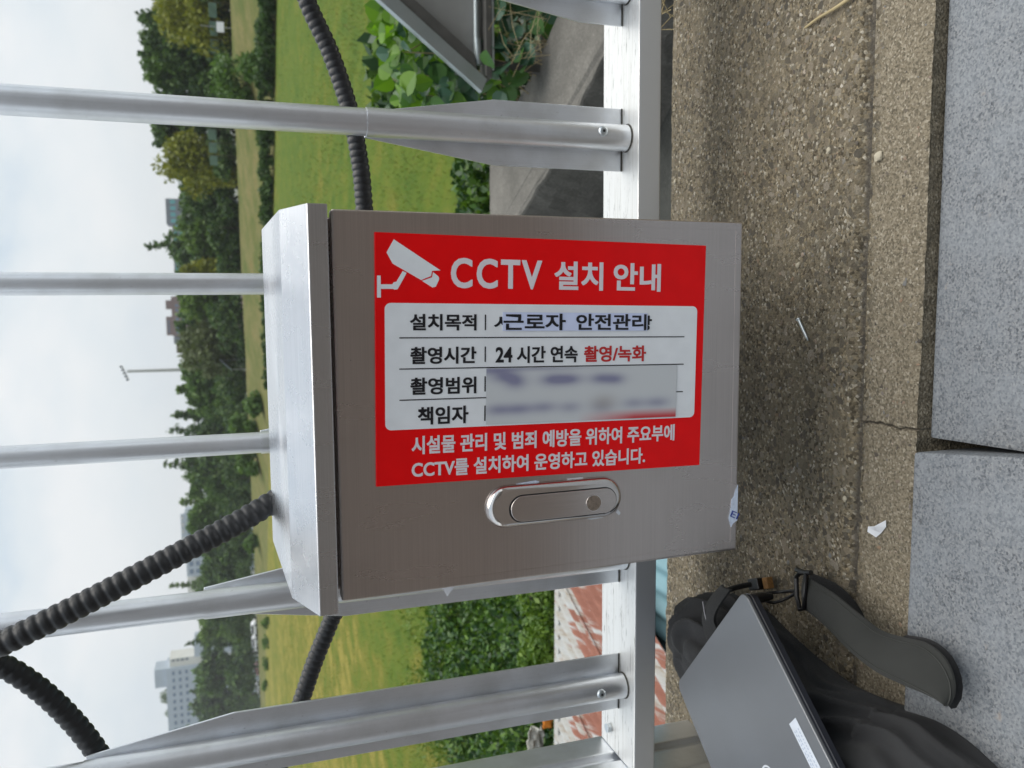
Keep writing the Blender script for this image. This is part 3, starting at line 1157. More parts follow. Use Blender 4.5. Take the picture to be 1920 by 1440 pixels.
# handle: pill base plate, recessed flush lever with a key core
FM = Matrix(((1, 0, 0, 0), (0, 0, -1, 0), (0, 1, 0, 0), (0, 0, 0, 1)))      # polygon (x, z), extrude towards the camera (-y)
hc, hw = -0.2118, 0.0225
hb = MB().prism(pill(hc, hw, -0.3080, -0.1500, 14), 0.0002, 0.0085, FM, 0.0065)
handle = bpart('handle', hb, M['chrome'], parent=box)
for p_ in handle.data.polygons:
    p_.use_smooth = len(p_.vertices) == 4
lw, lc = 0.0138, -0.2140
hs = MB().prism(pill(lc, lw + 0.0011, -0.2992, -0.1735, 14), 0.0078, 0.0088, FM)
bpart('handle_recess', hs, M['gap'], parent=handle)
lv = MB().prism(pill(lc, lw, -0.2985, -0.1752, 14), 0.0087, 0.0104, FM, 0.0007)
bpart('lever', lv, M['chrome_lever'], parent=handle)
kx, kz = lc - 0.001, -0.2705
bpart('key_ring', MB().prism([(kx + 0.0093 * math.cos(a), kz + 0.0093 * math.sin(a)) for a in np.linspace(0, 2 * math.pi, 28, endpoint=False)], 0.0104, 0.0110, FM, 0.0003), M['chrome'], parent=handle)
bpart('key_core', MB().prism([(kx + 0.0084 * math.cos(a), kz + 0.0084 * math.sin(a)) for a in np.linspace(0, 2 * math.pi, 28, endpoint=False)], 0.0110, 0.0113, FM), M['key_brass'], parent=handle)
# protective film and paper scraps left on the door
def scrap(name, pts, mat, y=-0.0004, curl=0.0, label=None, parent=None):
    me = MB().prism([(p[0], p[1]) for p in pts], -y, -y + 0.0004, FM).mesh(name)
    for vtx in me.vertices:
        vtx.co.y -= curl * max(0, vtx.co.z - pts[0][1])
    bm = bmesh.new(); bm.from_mesh(me); bmesh.ops.recalc_face_normals(bm, faces=bm.faces); bm.to_mesh(me); bm.free()
    return link(name, me, mat, parent or box, label)


scrap('film_scrap', [(-0.1945, -0.166), (-0.1935, -0.175), (-0.1885, -0.186), (-0.1868, -0.207), (-0.1880, -0.2105), (-0.1915, -0.2115), (-0.1925, -0.190)], M['paper_blue'], label='torn bluish film above the handle')
scrap('film_scrap', [(-0.2335, -0.262), (-0.2360, -0.272), (-0.2352, -0.287), (-0.2330, -0.285)], M['paper'])
scrap('film_scrap', [(-0.2305, -0.302), (-0.2275, -0.305), (-0.2320, -0.3085), (-0.2345, -0.3065)], M['paper'])
scrap('film_scrap', [(-0.1880, -0.243), (-0.1878, -0.262), (-0.1892, -0.263), (-0.1892, -0.244)], M['paper'])
es = scrap('film_scrap', [(-0.2130, -0.4632), (-0.2190, -0.4600), (-0.2270, -0.4575), (-0.2300, -0.4545), (-0.2380, -0.4540), (-0.2440, -0.4530), (-0.2525, -0.4510), (-0.2575, -0.4525), (-0.2635, -0.4545), (-0.2590, -0.4575), (-0.2560, -0.4632)], M['paper_blue'], label='torn film strip with blue letters at the lower door edge')
side_paper = scrap('paper_scrap', [(-0.2915, -0.1030), (-0.2915, -0.1215), (-0.3045, -0.1105)], M['paper'], y=0.010)


# ================================================================== SIGN
ang = math.atan2(-0.9998, -0.0175)
SA = Vector((-0.0175, 0, -0.9998)).normalized()
SB = Vector((0.9998, 0, -0.0175)).normalized()
SN = Vector((0, -1, 0))
S3 = Matrix((SA, SB, SN)).transposed().to_4x4()
SIGNM = BOXM @ Matrix.Translation((-0.0577, -0.0002, -0.2246)) @ S3
sign = empty('warning_sign', mat=SIGNM)
tag(sign, 'red and white Korean warning sign with camera symbol stuck sideways on the steel door', 'sign')
SW, SH = 0.3725, 0.2487


def spart(name, mb, mat, bev=0, parent=None, label=None):
    me = mb.mesh(name)
    if bev:
        bevel_mesh(me, bev, 2)
    return link(name, me, mat, parent or sign, label)


T0 = 0.0026
spart('plate', MB().box(-SW / 2, SW / 2, -SH / 2, SH / 2, 0, T0), M['sign_red'], 0.0004)


def sheet(name, poly, z, mat, parent=None, label=None):
    return spart(name, MB().add([(p[0], p[1], z) for p in poly], [tuple(range(len(poly)))]), mat, 0, parent, label)


panel = sheet('white_panel', rounded_rect(-0.1771, 0.1769, -0.0686, 0.0567, 0.006), T0 + 0.0003, M['sign_white'])


def text(body, a0, a1, b0, b1, mat, z, parent, offset=0.014, name='lettering', font_shear=0.0, bold=0.016):
    c = bpy.data.curves.new(name, 'FONT')
    c.body = body
    c.size = 1.0
    c.offset = offset
    c.resolution_u = 4
    c.shear = font_shear
    if body == 'CCTV':
        c.space_character = 1.18
    o = bpy.data.objects.new('tmp', c)
    COL.objects.link(o)
    dg = bpy.context.evaluated_depsgraph_get()
    dg.update()
    me = bpy.data.meshes.new_from_object(o.evaluated_get(dg))
    bpy.data.objects.remove(o)
    me.name = name
    co = np.zeros(len(me.vertices) * 3, dtype=np.float32)
    me.vertices.foreach_get('co', co)
    co = co.reshape(-1, 3)
    lo, hi = co.min(0), co.max(0)
    co[:, 0] = a0 + (co[:, 0] - lo[0]) / (hi[0] - lo[0]) * (a1 - a0)
    co[:, 1] = b0 + (co[:, 1] - lo[1]) / (hi[1] - lo[1]) * (b1 - b0)
    co[:, 2] = z
    fcs = [tuple(p.vertices) for p in me.polygons]
    bpy.data.meshes.remove(me)
    em = (b1 - b0) * bold
    big = MB()
    for k, (sx_, sy_) in enumerate(((0, 0), (-1, -1), (1, -1), (1, 1), (-1, 1))):
        big.add([(p[0] + sx_ * em, p[1] + sy_ * em * 0.7, p[2] + 0.00003 * k) for p in co.tolist()], fcs)
    return link(name, big.mesh(name), mat, parent)


ZR, ZP = T0 + 0.0003, T0 + 0.0006
mmu = 0.001


def tx(body, box4, mat, z=ZP, parent=None, off=0.014):
    a0, a1, b0, b1 = [q_ * mmu for q_ in box4]
    return text(body, a0, a1, b0, b1, mat, z, parent or sign, off)


SLW = M['sign_letter']
tx('CCTV', (-109.9, -12.5, 72.4, 102.0), SLW, ZR)
tx('설치', (2.3, 58.2, 72.4, 101.8), SLW, ZR)
tx('안내', (71.5, 128.6, 72.4, 102.0), SLW, ZR)
BK = M['print_black']
tx('설치목적', (-152, -83.6, 30.0, 46.0), BK, parent=panel)
tx('촬영시간', (-151.6, -83.6, -3.4, 13.4), BK, parent=panel)
tx('촬영범위', (-151.6, -83.5, -34.0, -17.1), BK, parent=panel)
tx('책임자', (-144.1, -91.8, -64.3, -46.6), BK, parent=panel)
tx('24', (-62.4, -44.5, -3.0, 12.6), BK, parent=panel)
tx('시간 연속', (-39.0, 29.8, -3.9, 13.3), BK, parent=panel)
tx('촬영/녹화', (37.6, 112.4, -3.9, 13.1), M['print_red'], parent=panel)
tx('시', (-64.4, -46.0, 30.7, 44.8), BK, parent=panel)
tx('방', (102.0, 118.8, 29.5, 45.8), BK, parent=panel)
bars = MB()
for b0, b1 in ((30.2, 45.9), (-2.2, 13.4), (-32.6, -17.0), (-63.0, -47.2)):
    bars.add([(x * mmu, y * mmu, ZP) for x, y in ((-74.5, b0), (-73.1, b0), (-73.1, b1), (-74.5, b1))], [(0, 1, 2, 3)])
spart('divider_bars', bars, BK, 0, panel)
for b in (22.6, -8.1, -39.0):
    sheet('rule_line', [(-0.1629, (b - 0.55) * mmu), (0.161, (b - 0.55) * mmu), (0.161, (b + 0.55) * mmu), (-0.1629, (b + 0.55) * mmu)], ZP, BK, panel)
tx('시설물 관리 및 범죄 예방을 위하여 주요부에', (-150.4, 151.5, -94.0, -75.8), SLW, ZR)
tx('CCTV를 설치하여 운영하고 있습니다.', (-150.4, 114.6, -118.0, -100.4), SLW, ZR)


def poly_mm(pts):
    return [(a * mmu, b * mmu) for a, b in pts]


CAMP = dict(body=[(-167.8, 118.0), (-175.0, 105.3), (-169.1, 94.7), (-140.7, 79.4), (-130.6, 83.6), (-129.7, 88.6), (-121.0, 89.3)],
            lens=[(-128.6, 87.5), (-129.7, 82.3), (-139.8, 78.6), (-129.2, 72.3), (-125.8, 73.2), (-122.7, 79.8), (-122.4, 82.0), (-123.6, 83.7)],
            arm=[(-159.1, 87.9), (-165.5, 77.2), (-168.2, 76.7), (-169.5, 74.7), (-180.8, 74.5), (-180.8, 82.9), (-184.4, 82.8), (-184.5, 61.7), (-180.7, 61.7), (-180.7, 70.1), (-169.1, 70.3), (-167.3, 69.6), (-164.3, 69.9), (-162.5, 73.0), (-155.2, 86.0)])
pic = None
pm = MB()
for nm, pts in CAMP.items():
    pm.add([(a, b, ZR) for a, b in poly_mm(pts)], [tuple(range(len(pts)))])
spart('camera_symbol', pm, M['sign_white'])

# pasted strip over the first row
strip = spart('paper_strip', MB().box(-0.0552, 0.1132, 0.0295, 0.0485, ZP + 0.0002, ZP + 0.0006), M['paper_strip'], 0, None, 'paper strip pasted over the first row')
tx('근로자', (-54.4, 14.8, 30.2, 47.2), BK, ZP + 0.0009, strip)
tx('안전관리', (27.5, 111.6, 30.2, 47.2), BK, ZP + 0.0009, strip)

# made-up patch over rows three and four: soft blotches for blurred-out text
pa0, pa1, pb0, pb1 = -72.5, 152.2, -67.0, -9.2
NA, NB = 110, 34
gv, cols = [], []
blobs = [(-52, -18, 16, 6, .55), (-40, -24, 12, 7, .5), (2, -22, 15, 6.5, .62), (22, -22, 14, 6, .55), (58, -22, 14, 6, .55), (76, -23, 12, 6, .5),
         (-60, -52, 14, 6, .45), (-36, -52, 16, 6, .5), (-8, -51, 14, 6, .42), (22, -52, 13, 6, .35), (60, -52, 13, 7, .35), (98, -50, 14, 6, .35), (128, -50, 16, 6, .42), (-70, -12, 26, 4, .4), (-20, -10, 60, 2.4, .35)]
for j in range(NB):
    for i in range(NA):
        a = pa0 + (pa1 - pa0) * i / (NA - 1)
        b = pb0 + (pb1 - pb0) * j / (NB - 1)
        g = 0.0
        for (ca, cb, sa, sb, am) in blobs:
            g += am * math.exp(-(((a - ca) / sa) ** 2 + ((b - cb) / sb) ** 2))
        g = min(0.88, g * 1.45)
        base = np.array((0.62, 0.645, 0.665))
        ink = np.array((0.20, 0.20, 0.34))
        c = base * (1 - g) + ink * g
        brown = 0.5 * math.exp(-(((a - 62) / 15) ** 2 + ((b + 48) / 9) ** 2))
        c = c * (1 - brown) + np.array((0.38, 0.35, 0.32)) * brown
        red = max(0, min(1, (-56 - b) / 9)) * max(0, min(1, (a - 30) / 70))
        c = c * (1 - red) + np.array((0.58, 0.06, 0.07)) * red
        gv.append((a * mmu, b * mmu, ZP + 0.0003))
        cols.append((*c, 1.0))
pmb = MB().add(gv, [(j * NA + i, j * NA + i + 1, (j + 1) * NA + i + 1, (j + 1) * NA + i) for j in range(NB - 1) for i in range(NA - 1)])
pme = pmb.mesh('blur_patch')
ca = pme.color_attributes.new('print', 'FLOAT_COLOR', 'POINT')
ca.data.foreach_set('color', np.array(cols, dtype=np.float32).reshape(-1))
m, t, b = new_mat('blur_print')
at_ = _node(t, 'ShaderNodeVertexColor', layer_name='print')
t.links.new(at_.outputs['Color'], b.inputs['Base Color'])
b.inputs['Roughness'].default_value = 0.45
link('blur_patch', pme, m, sign, 'made-up blurred patch over the unreadable lower rows')

# letters on the torn film at the door's lower edge (serif strokes)
fm_ = text('EI', 0, 0.011, 0, 0.0075, M['film_ink'], 0, es, 0.0, bold=0.0)
fm_.matrix_local = Matrix.Translation((-0.2515, -0.0012, -0.4522)) @ Matrix((SA * 0.35 + SB * 0.94, SB * 0.35 * -1 + SA * 0.94, SN)).transposed().to_4x4()
fm_.matrix_local = Matrix.Translation((-0.2490, -0.0011, -0.4515)) @ Matrix.Rotation(math.radians(-90), 4, 'Y') @ Matrix(((0, 0, 0, 0), (0, 0, 0, 0), (0, 0, 0, 0), (0, 0, 0, 1)))
fm_.matrix_local = Matrix.Translation((-0.2510, -0.0011, -0.4515)) @ Matrix(((0.85, -0.52, 0, 0), (0, 0, -1, 0), (-0.52, -0.85, 0, 0), (0, 0, 0, 1))) if False else Matrix.Translation((-0.2500, -0.0011, -0.4525)) @ S3 @ Matrix.Rotation(math.radians(-25), 4, 'Z')

# ================================================================== CONDUITS
def conduit(name, pts, R, pitch, label):
    path = catmull(pts, pitch / 8)
    rad = []
    for i in range(len(path)):
        ph = (i % 8)
        rad.append(R * (1.0, 1.0, 1.0, 0.985, 0.915, 0.895, 0.915, 0.985)[ph])
    mb = MB().tube(path, rad, 20)
    o = link(name, mb.mesh(name), M['conduit'])
    tag(o, label, 'cable conduit', 'black corrugated cable conduits')
    return o


YA_ = 1.178
pA = [atY(470, -330, YA_), atY(530, -140, YA_), atY(575, 0, YA_), atY(620, 100, YA_), atY(655, 205, YA_), atY(674, 300, YA_), atY(683, 390, YA_), atY(700, 640, 1.20), atY(682, 900, 1.20),
      atY(640, 1110, YA_), atY(620, 1165, YA_), atY(590, 1240, YA_), atY(563, 1320, YA_), atY(535, 1400, YA_), atY(500, 1520, YA_)]
conduit('corrugated_conduit', pA, 0.0126, 0.0094, 'black corrugated conduit sagging along the railing behind the steel box')
pB = [Vector((-0.165, 1.09, 0.45)), Vector((-0.195, 1.085, 0.58)), atY(560, 912, 1.078), atY(508, 943, 1.066), atY(440, 983, 1.055), atY(300, 1057, 1.042), atY(150, 1135, 1.035), atY(0, 1208, 1.035), atY(-60, 1228, 1.06),
      atY(-90, 1232, 1.10), atY(-70, 1225, 1.14), atY(-20, 1237, 1.165), atY(40, 1268, 1.17), atY(100, 1315, 1.175), atY(160, 1380, 1.18), atY(205, 1450, 1.18), atY(260, 1560, 1.18)]
conduit('corrugated_conduit', pB, 0.0148, 0.0124, 'thicker black corrugated conduit looping up from behind the box roof')

# ================================================================== LAPTOP AND BACKPACK
LZ = 0.150
P1, e1, e2 = Vector((-0.3480, 0.8290)), Vector((-0.7716, 0.6362)), Vector((-0.6362, -0.7716))
LC = P1 + e1 * 0.122 + e2 * 0.172
LM = Matrix(((e2.x, e1.x, 0, LC.x), (e2.y, e1.y, 0, LC.y), (0, 0, 1, LZ - 0.016), (0, 0, 0, 1)))
if LM.to_3x3().determinant() < 0:
    LM = Matrix(((-e2.x, e1.x, 0, LC.x), (-e2.y, e1.y, 0, LC.y), (0, 0, 1, LZ - 0.016), (0, 0, 0, 1)))
    LS = -1
else:
    LS = 1
laptop = empty('laptop', mat=LM)
tag(laptop, 'closed dark grey laptop lying on the black backpack', 'laptop')
rr = rounded_rect(-0.172, 0.172, -0.122, 0.122, 0.012, 6)
link('base', MB().prism(inset(rr, 0.0015), 0.0, 0.0078).mesh('base'), M['laptop_edge'], laptop)
link('edge_line', MB().prism(rr, 0.0080, 0.0090).mesh('edge_line'), M['laptop_edge_light'], laptop)
link('lid_edge', MB().prism(inset(rr, 0.0008), 0.0091, 0.0122).mesh('lid_edge'), M['laptop_edge'], laptop)
lid = link('lid', MB().prism(rr, 0.0123, 0.0160, None, 0.0012).mesh('lid'), M['lid'], laptop)
# label strip: measured along the long (e2) and short (e1) edges from the front right corner
def lp(a, b, z):
    return (LS * (a - 0.172), b - 0.122, z)
lab = [lp(0.1500, 0.0195, 0.0163), lp(0.1500, 0.0360, 0.0163), lp(0.262, 0.0350, 0.0163), lp(0.262, 0.0185, 0.0163)]
if LS > 0:
    lab.reverse()
label_strip = link('label_strip', MB().add(lab, [(0, 1, 2, 3)]).mesh('label_strip'), M['label_paper'], laptop)
lines = MB()
for row, bb in enumerate((0.0235, 0.0285, 0.0318)):
    a = 0.1600
    while a < 0.25:
        w = random.uniform(0.0016, 0.0034)
        q4 = [lp(a, bb, 0.0164), lp(a, bb + 0.0015, 0.0164), lp(a + w, bb + 0.0015, 0.0164), lp(a + w, bb, 0.0164)]
        if LS > 0:
            q4.reverse()
        lines.add(q4, [(0, 1, 2, 3)])
        a += w + random.uniform(0.0010, 0.0028)
link('label_print', lines.mesh('label_print'), M['print_grey'], label_strip)
lg = MB()
c0 = (0.176, 0.122)
for r0, r1 in ((0.0112, 0.0135),):
    n = 32
    vv = []
    for k in range(n):
        a = 2 * math.pi * k / n
        vv += [lp(c0[0] + r0 * math.cos(a), c0[1] + r0 * math.sin(a), 0.0163), lp(c0[0] + r1 * math.cos(a), c0[1] + r1 * math.sin(a), 0.0163)]
    lg.add(vv, [(2 * k, 2 * k + 1, (2 * k + 3) % (2 * n), (2 * k + 2) % (2 * n)) for k in range(n)])
vv = [lp(c0[0] + 0.0088 * math.cos(2 * math.pi * k / 24), c0[1] + 0.0088 * math.sin(2 * math.pi * k / 24), 0.0163) for k in range(24)]
lg.add(vv, [tuple(range(24))])
link('logo', lg.mesh('logo'), M['logo'], laptop, 'round silver emblem on the lid')

# backpack: a slumped sack lofted over its ground outline
bag = empty('backpack', (-0.62, 0.85, 0))
tag(bag, 'black nylon backpack with olive strap lying on the ledge under the laptop', 'backpack')
outline = [(-0.472, 1.085), (-0.452, 1.05), (-0.449, 0.99), (-0.462, 0.93), (-0.474, 0.87), (-0.480, 0.80), (-0.468, 0.72), (-0.456, 0.66), (-0.462, 0.605), (-0.490, 0.545), (-0.56, 0.49), (-0.68, 0.47),
           (-0.78, 0.51), (-0.83, 0.57), (-0.80, 0.66), (-0.735, 0.745), (-0.675, 0.82), (-0.63, 0.88), (-0.590, 0.955), (-0.560, 1.02), (-0.530, 1.065), (-0.500, 1.088)]
oc = catmull([(x, y, 0) for x, y in outline + outline[:1]], 0.007)[:-1]
spine = [Vector((-0.515, 1.01, 0)), Vector((-0.54, 0.92, 0)), Vector((-0.585, 0.80, 0)), Vector((-0.66, 0.64, 0))]


def spine_pt(p):
    best, bd = None, 9
    for a, b in zip(spine, spine[1:]):
        t = max(0, min(1, (p - a).dot(b - a) / (b - a).length_squared))
        c = a.lerp(b, t)
        if (c - p).length < bd:
            bd, best = (c - p).length, c
    return best


K = 60
vv = []
for p in oc:
    s = spine_pt(p)
    for k in range(K + 1):
        t = (k / K) ** 1.9
        xy = p.lerp(s, t)
        low = 0.0 if xy.y < 0.72 else 0.0
        base = 0.012 if xy.y < 0.716 else 0.0
        h = 0.124 * (1 - (1 - min(1, t * 1.25)) ** 2.3) ** 0.62
        # creases running along the sack
        d = t
        ang_ = xy.x * 0.55 + xy.y * 0.83
        wob_ = noise.noise(Vector((p.x * 9, p.y * 9, 0)))
        along = p.x * 0.55 - p.y * 0.83
        drape = h / 0.030 + 5.0 * along + 1.3 * wob_
        crease = 1.0 - 2.8 * abs(noise.noise(Vector((drape, along * 4.5, 1.0)))) + 0.6 * noise.noise(Vector((drape * 2.3, along * 9, 4.0)))
        fine = noise.noise(Vector((xy.x * 26, xy.y * 26, 4)))
        amp = 0.020 * math.sin(math.pi * min(1, t * 1.05)) if t < 0.9 else 0.0
        flank = min(1.0, h / 0.02) * max(0.0, min(1.0, (0.62 - t) / 0.3))
        h += 0.35 * amp * crease + 0.0016 * fine * (1 if 0.03 < t < 0.95 else 0)
        h = min(h, 0.1335)
        out_ = (p - s).normalized() * ((0.012 * math.sin(math.pi * min(1, t * 3.5)) if t < 0.286 else 0) + flank * (0.014 * crease + 0.002 * fine))
        h += flank * 0.006 * crease
        vv.append((xy.x + out_.x - (-0.62), xy.y + out_.y - 0.85, base * (1 - t) + h + 0.001))
no = len(oc)
fs = []
for i in range(no):
    j = (i + 1) % no
    for k in range(K):
        fs.append((i * (K + 1) + k, j * (K + 1) + k, j * (K + 1) + k + 1, i * (K + 1) + k + 1))
mb = MB().add(vv, fs, True)
bme = mb.mesh('body')
bm = bmesh.new(); bm.from_mesh(bme)
bmesh.ops.remove_doubles(bm, verts=bm.verts, dist=0.0004)
bmesh.ops.recalc_face_normals(bm, faces=bm.faces)
bm.to_mesh(bme); bm.free()
if sum(p.normal.z for p in bme.polygons) < 0:
    bme.flip_normals()
bme.polygons.foreach_set('use_smooth', [True] * len(bme.polygons))
link('body', bme, M['backpack'], bag)


def ribbon(name, inner, outer, th, mat, parent, off=Vector((-0.62, 0.85, 0)), n=7, label=None, crown=0.004):
    ci = catmull(inner, 0.0045)
    m_ = len(ci)
    co_ = catmull(outer, 0.001)
    rows = []
    for i, a in enumerate(ci):
        b = co_[round(i / (m_ - 1) * (len(co_) - 1))]
        row = []
        for k in range(n):
            t = k / (n - 1)
            p = a.lerp(b, t)
            p = p + Vector((0, 0, crown * math.sin(math.pi * t)))
            row.append(p - off)
        rows.append(row)
    vv = [p for r in rows for p in r] + [p - Vector((0, 0, th)) for r in rows for p in r]
    N = m_ * n
    fs = []
    for i in range(m_ - 1):
        for k in range(n - 1):
            a = i * n + k
            fs.append((a, a + 1, a + n + 1, a + n))
            fs.append((N + a, N + a + n, N + a + n + 1, N + a + 1))
    for i in range(m_ - 1):
        for k in (0, n - 1):
            a = i * n + k
            fs.append((a, a + n, N + a + n, N + a))
    for k in range(n - 1):
        for i in (0, m_ - 1):
            a = i * n + k
            fs.append((a, a + 1, N + a + 1, N + a))
    mb = MB().add(vv, fs, True)
    me = mb.mesh(name)
    bm = bmesh.new(); bm.from_mesh(me); bmesh.ops.recalc_face_normals(bm, faces=bm.faces); bm.to_mesh(me); bm.free()
    o = link(name, me, mat, parent, label)
    o.data.set_sharp_from_angle(angle=math.radians(40))
    return o


inn = [atZ(1508, 1142, .045), atZ(1545, 1172, .055), atZ(1590, 1218, .068), atZ(1640, 1258, .075), atZ(1690, 1283, .075), atZ(1735, 1302, .07), atZ(1766, 1318, .065), atZ(1774, 1323, .060)]
out2 = [atZ(1506, 1080, .040), atZ(1560, 1112, .045), atZ(1610, 1152, .045), atZ(1650, 1182, .042), atZ(1690, 1195, .040), atZ(1735, 1206, .042), atZ(1768, 1232, .046), atZ(1786, 1268, .050), atZ(1788, 1302, .054), atZ(1778, 1324, .058)]
ribbon('shoulder_strap', inn, out2, 0.0025, M['olive'], bag, label='wide olive shoulder strap')
inn2 = [p + Vector((0.002, 0.002, -0.008)) for p in inn[4:]]
outb = [atZ(1694, 1192, .030), atZ(1738, 1201, .030), atZ(1774, 1228, .032), atZ(1794, 1268, .036), atZ(1796, 1306, .042), atZ(1784, 1330, .050)]
ribbon('strap_pad', inn2, outb, 0.006, M['strap_black'], bag, crown=0.003)
for aa, bb, tt_ in ((inn, out2, 0.10), (inn, out2, 0.90)):
    ci_, co2_ = catmull(aa, 0.004), catmull(bb, 0.001)
    ln_ = [p.lerp(co2_[round(i / (len(ci_) - 1) * (len(co2_) - 1))], tt_) + Vector((0, 0, 0.0016)) - Vector((-0.62, 0.85, 0)) for i, p in enumerate(ci_)]
    part('stitching', MB().tube(ln_, 0.0007, 5), M['stitch'], bag)
i3 = [atZ(1518, 1092, .018), atZ(1560, 1118, .02), atZ(1600, 1155, .02), atZ(1618, 1180, .02)]
o3 = [atZ(1522, 1076, .012), atZ(1565, 1095, .010), atZ(1600, 1128, .008), atZ(1618, 1158, .006)]
ribbon('strap_tail', i3, o3, 0.003, M['strap_black'], bag)
offb = Vector((-0.62, 0.85, 0))
bk = MB()
bp = [atZ(1493, 1082, .040), atZ(1500, 1074, .045), atZ(1512, 1076, .048), atZ(1508, 1142, .05), atZ(1500, 1143, .048), atZ(1494, 1118, .045)]
bk.tube([p - offb for p in bp + bp[:1]], 0.0032, 8)
bk.tube([p - offb for p in (atZ(1521, 1074, .046), atZ(1508, 1074, .046), atZ(1494, 1068, .042))], 0.0035, 8)
part('buckle', bk, M['plastic_black'], bag)
loop = [atZ(1421, 1116, .07), atZ(1440, 1112, .06), atZ(1462, 1110, .045), atZ(1490, 1108, .042), atZ(1492, 1112, .042), atZ(1470, 1124, .045), atZ(1450, 1130, .055), atZ(1436, 1126, .065), atZ(1424, 1122, .07)]
part('strap_hook', MB().tube([p - offb for p in catmull(loop, 0.004)], 0.0022, 8), M['plastic_black'], bag)
wz = [atZ(1412, 1122, .105), atZ(1428, 1120, .085), atZ(1448, 1118, .07)]
part('hook_lug', MB().tube([p - offb for p in wz], [0.006, 0.007, 0.004], 8), M['plastic_black'], bag)
# zip pull with a leather tab
part('zip_cord', MB().tube([p - offb for p in catmull([atZ(1352, 1112, .095), atZ(1375, 1103, .07), atZ(1395, 1098, .05), atZ(1408, 1096, .035)], 0.006)], [0.004] * len(catmull([atZ(1352, 1112, .095), atZ(1375, 1103, .07), atZ(1395, 1098, .05), atZ(1408, 1096, .035)], 0.006)), 8), M['strap_black'], bag)
def block(name, c, ax, hx, hy, hz, mat, bev):
    me = MB().box(-hx, hx, -hy, hy, -hz, hz).mesh(name)
    bevel_mesh(me, bev)
    o = link(name, me, mat, bag)
    o.matrix_local = Matrix.Translation(c - offb) @ Matrix.Rotation(ax, 4, 'Z')
    return o
za = atZ(1419, 1095, .018); zb = atZ(1440, 1093, .014)
za_ang = math.atan2((zb - za).y, (zb - za).x)
block('zip_pull', za, za_ang, 0.013, 0.0085, 0.007, M['plastic_black'], 0.002)
block('leather_tab', zb, za_ang, 0.0060, 0.0080, 0.0050, M['leather'], 0.001)
# black handle strap along the far edge
i4 = [atZ(1352, 1096, .10), atZ(1330, 1122, .105), atZ(1316, 1155, .105), atZ(1322, 1195, .11), atZ(1342, 1225, .115)]
o4 = [atZ(1368, 1106, .12), atZ(1345, 1140, .128), atZ(1338, 1165, .130), atZ(1350, 1190, .130), atZ(1364, 1210, .130)]
ribbon('grab_handle', i4, o4, 0.004, M['strap_black'], bag, crown=0.004)
piping = [atZ(1318, 1128, .118), atZ(1324, 1160, .122), atZ(1338, 1190, .126), atZ(1352, 1205, .128)]
part('piping', MB().tube([p - offb for p in catmull(piping, 0.005)], 0.0011, 6), M['laptop_edge_light'], bag)
# ================================================================== SMALL THINGS ON THE LEDGE
sc = empty('screw', mat=Matrix.Translation((-0.038, 0.9165, 0.0045)) @ Matrix.Rotation(math.atan2(0.906 - 0.9268, -0.0522 + 0.0244), 4, 'Z'))
tag(sc, 'loose zinc screw lying on the concrete ledge', 'screw')
body = MB()
L_ = 0.0170
pts, rad = [], []
for i in range(48):
    pts.append((-L_ + 2 * L_ * i / 47, 0, 0)); rad.append(0.0017 + 0.0004 * (i % 2) if i < 40 else 0.0017 * (47 - i) / 8 + 0.0002)
body.tube(pts, rad, 8)
part('shank', body, M['screw'], sc)
part('head', MB().tube([(-L_ - 0.0022, 0, 0), (-L_ - 0.0016, 0, 0), (-L_ + 0.0004, 0, 0)], [0.0020, 0.0036, 0.0024], 12), M['screw'], sc)


def rock(name, loc, sx, sy, sz, seed, mat, cuts=2):
    bm = bmesh.new()
    bmesh.ops.create_icosphere(bm, subdivisions=cuts, radius=1)
    for vtx in bm.verts:
        nn = noise.noise(vtx.co * 1.3 + Vector((seed, 0, 0)))
        vtx.co *= 1 + 0.35 * nn
        vtx.co = Vector((vtx.co.x * sx, vtx.co.y * sy, vtx.co.z * sz))
    me = bpy.data.meshes.new(name)
    bm.to_mesh(me); bm.free()
    o = link(name, me, mat)
    o.location = loc
    return o


o = rock('pebble', (0.1685, 0.7940, 0.002), 0.0062, 0.0056, 0.004, 3.0, M['stone_pale'])
tag(o, 'pale angular pebble on the groove in the ledge', 'pebble')
for i, (px, py, s_, lab_) in enumerate(((1497, 497, .006, 'tan rounded pebble set in the ledge above the screw'), (1267, 340, .0065, 'whitish pebble at the ledge edge near the bottom rail'),
                                        (1412, 404, .0055, 'white pebble beside the upper corner of the steel box'), (1555, 282, .006, 'cream pebble in the middle of the ledge'),
                                        (1585, 935, .006, 'pale stone chip by the white paper scrap'))):
    p = atZ(px, py, 0.0)
    s_ *= 0.68
    o = rock('pebble', (p.x, p.y, 0.0010), s_, s_ * 0.72, 0.0024, i * 2.7, M['stone_pale'])
    tag(o, lab_, 'pebble', 'loose pebbles on the ledge')

# crumpled paper scrap
pc = atZ(1652, 993, 0)
pp = [(-0.0075, 0.010, 0.001), (0.001, 0.015, 0.007), (0.006, 0.008, 0.010), (0.004, -0.004, 0.012), (0.0085, -0.016, 0.003), (0.0015, -0.011, 0.001), (-0.004, -0.002, 0.002), (0.0, 0.004, 0.006)]
mb = MB().add(pp, [(0, 7, 1), (1, 7, 2), (2, 7, 3), (0, 6, 7), (7, 6, 3), (3, 6, 5), (3, 5, 4)])
me = mb.mesh('paper_scrap')
o = link('paper_scrap', me, M['paper'])
o.location = (pc.x, pc.y, 0.0005)
o.rotation_euler = (0, 0, math.radians(25))
md = o.modifiers.new('thickness', 'SOLIDIFY'); md.thickness = 0.0004
tag(o, 'crumpled white paper scrap on the ledge near the granite slab', 'paper scrap')

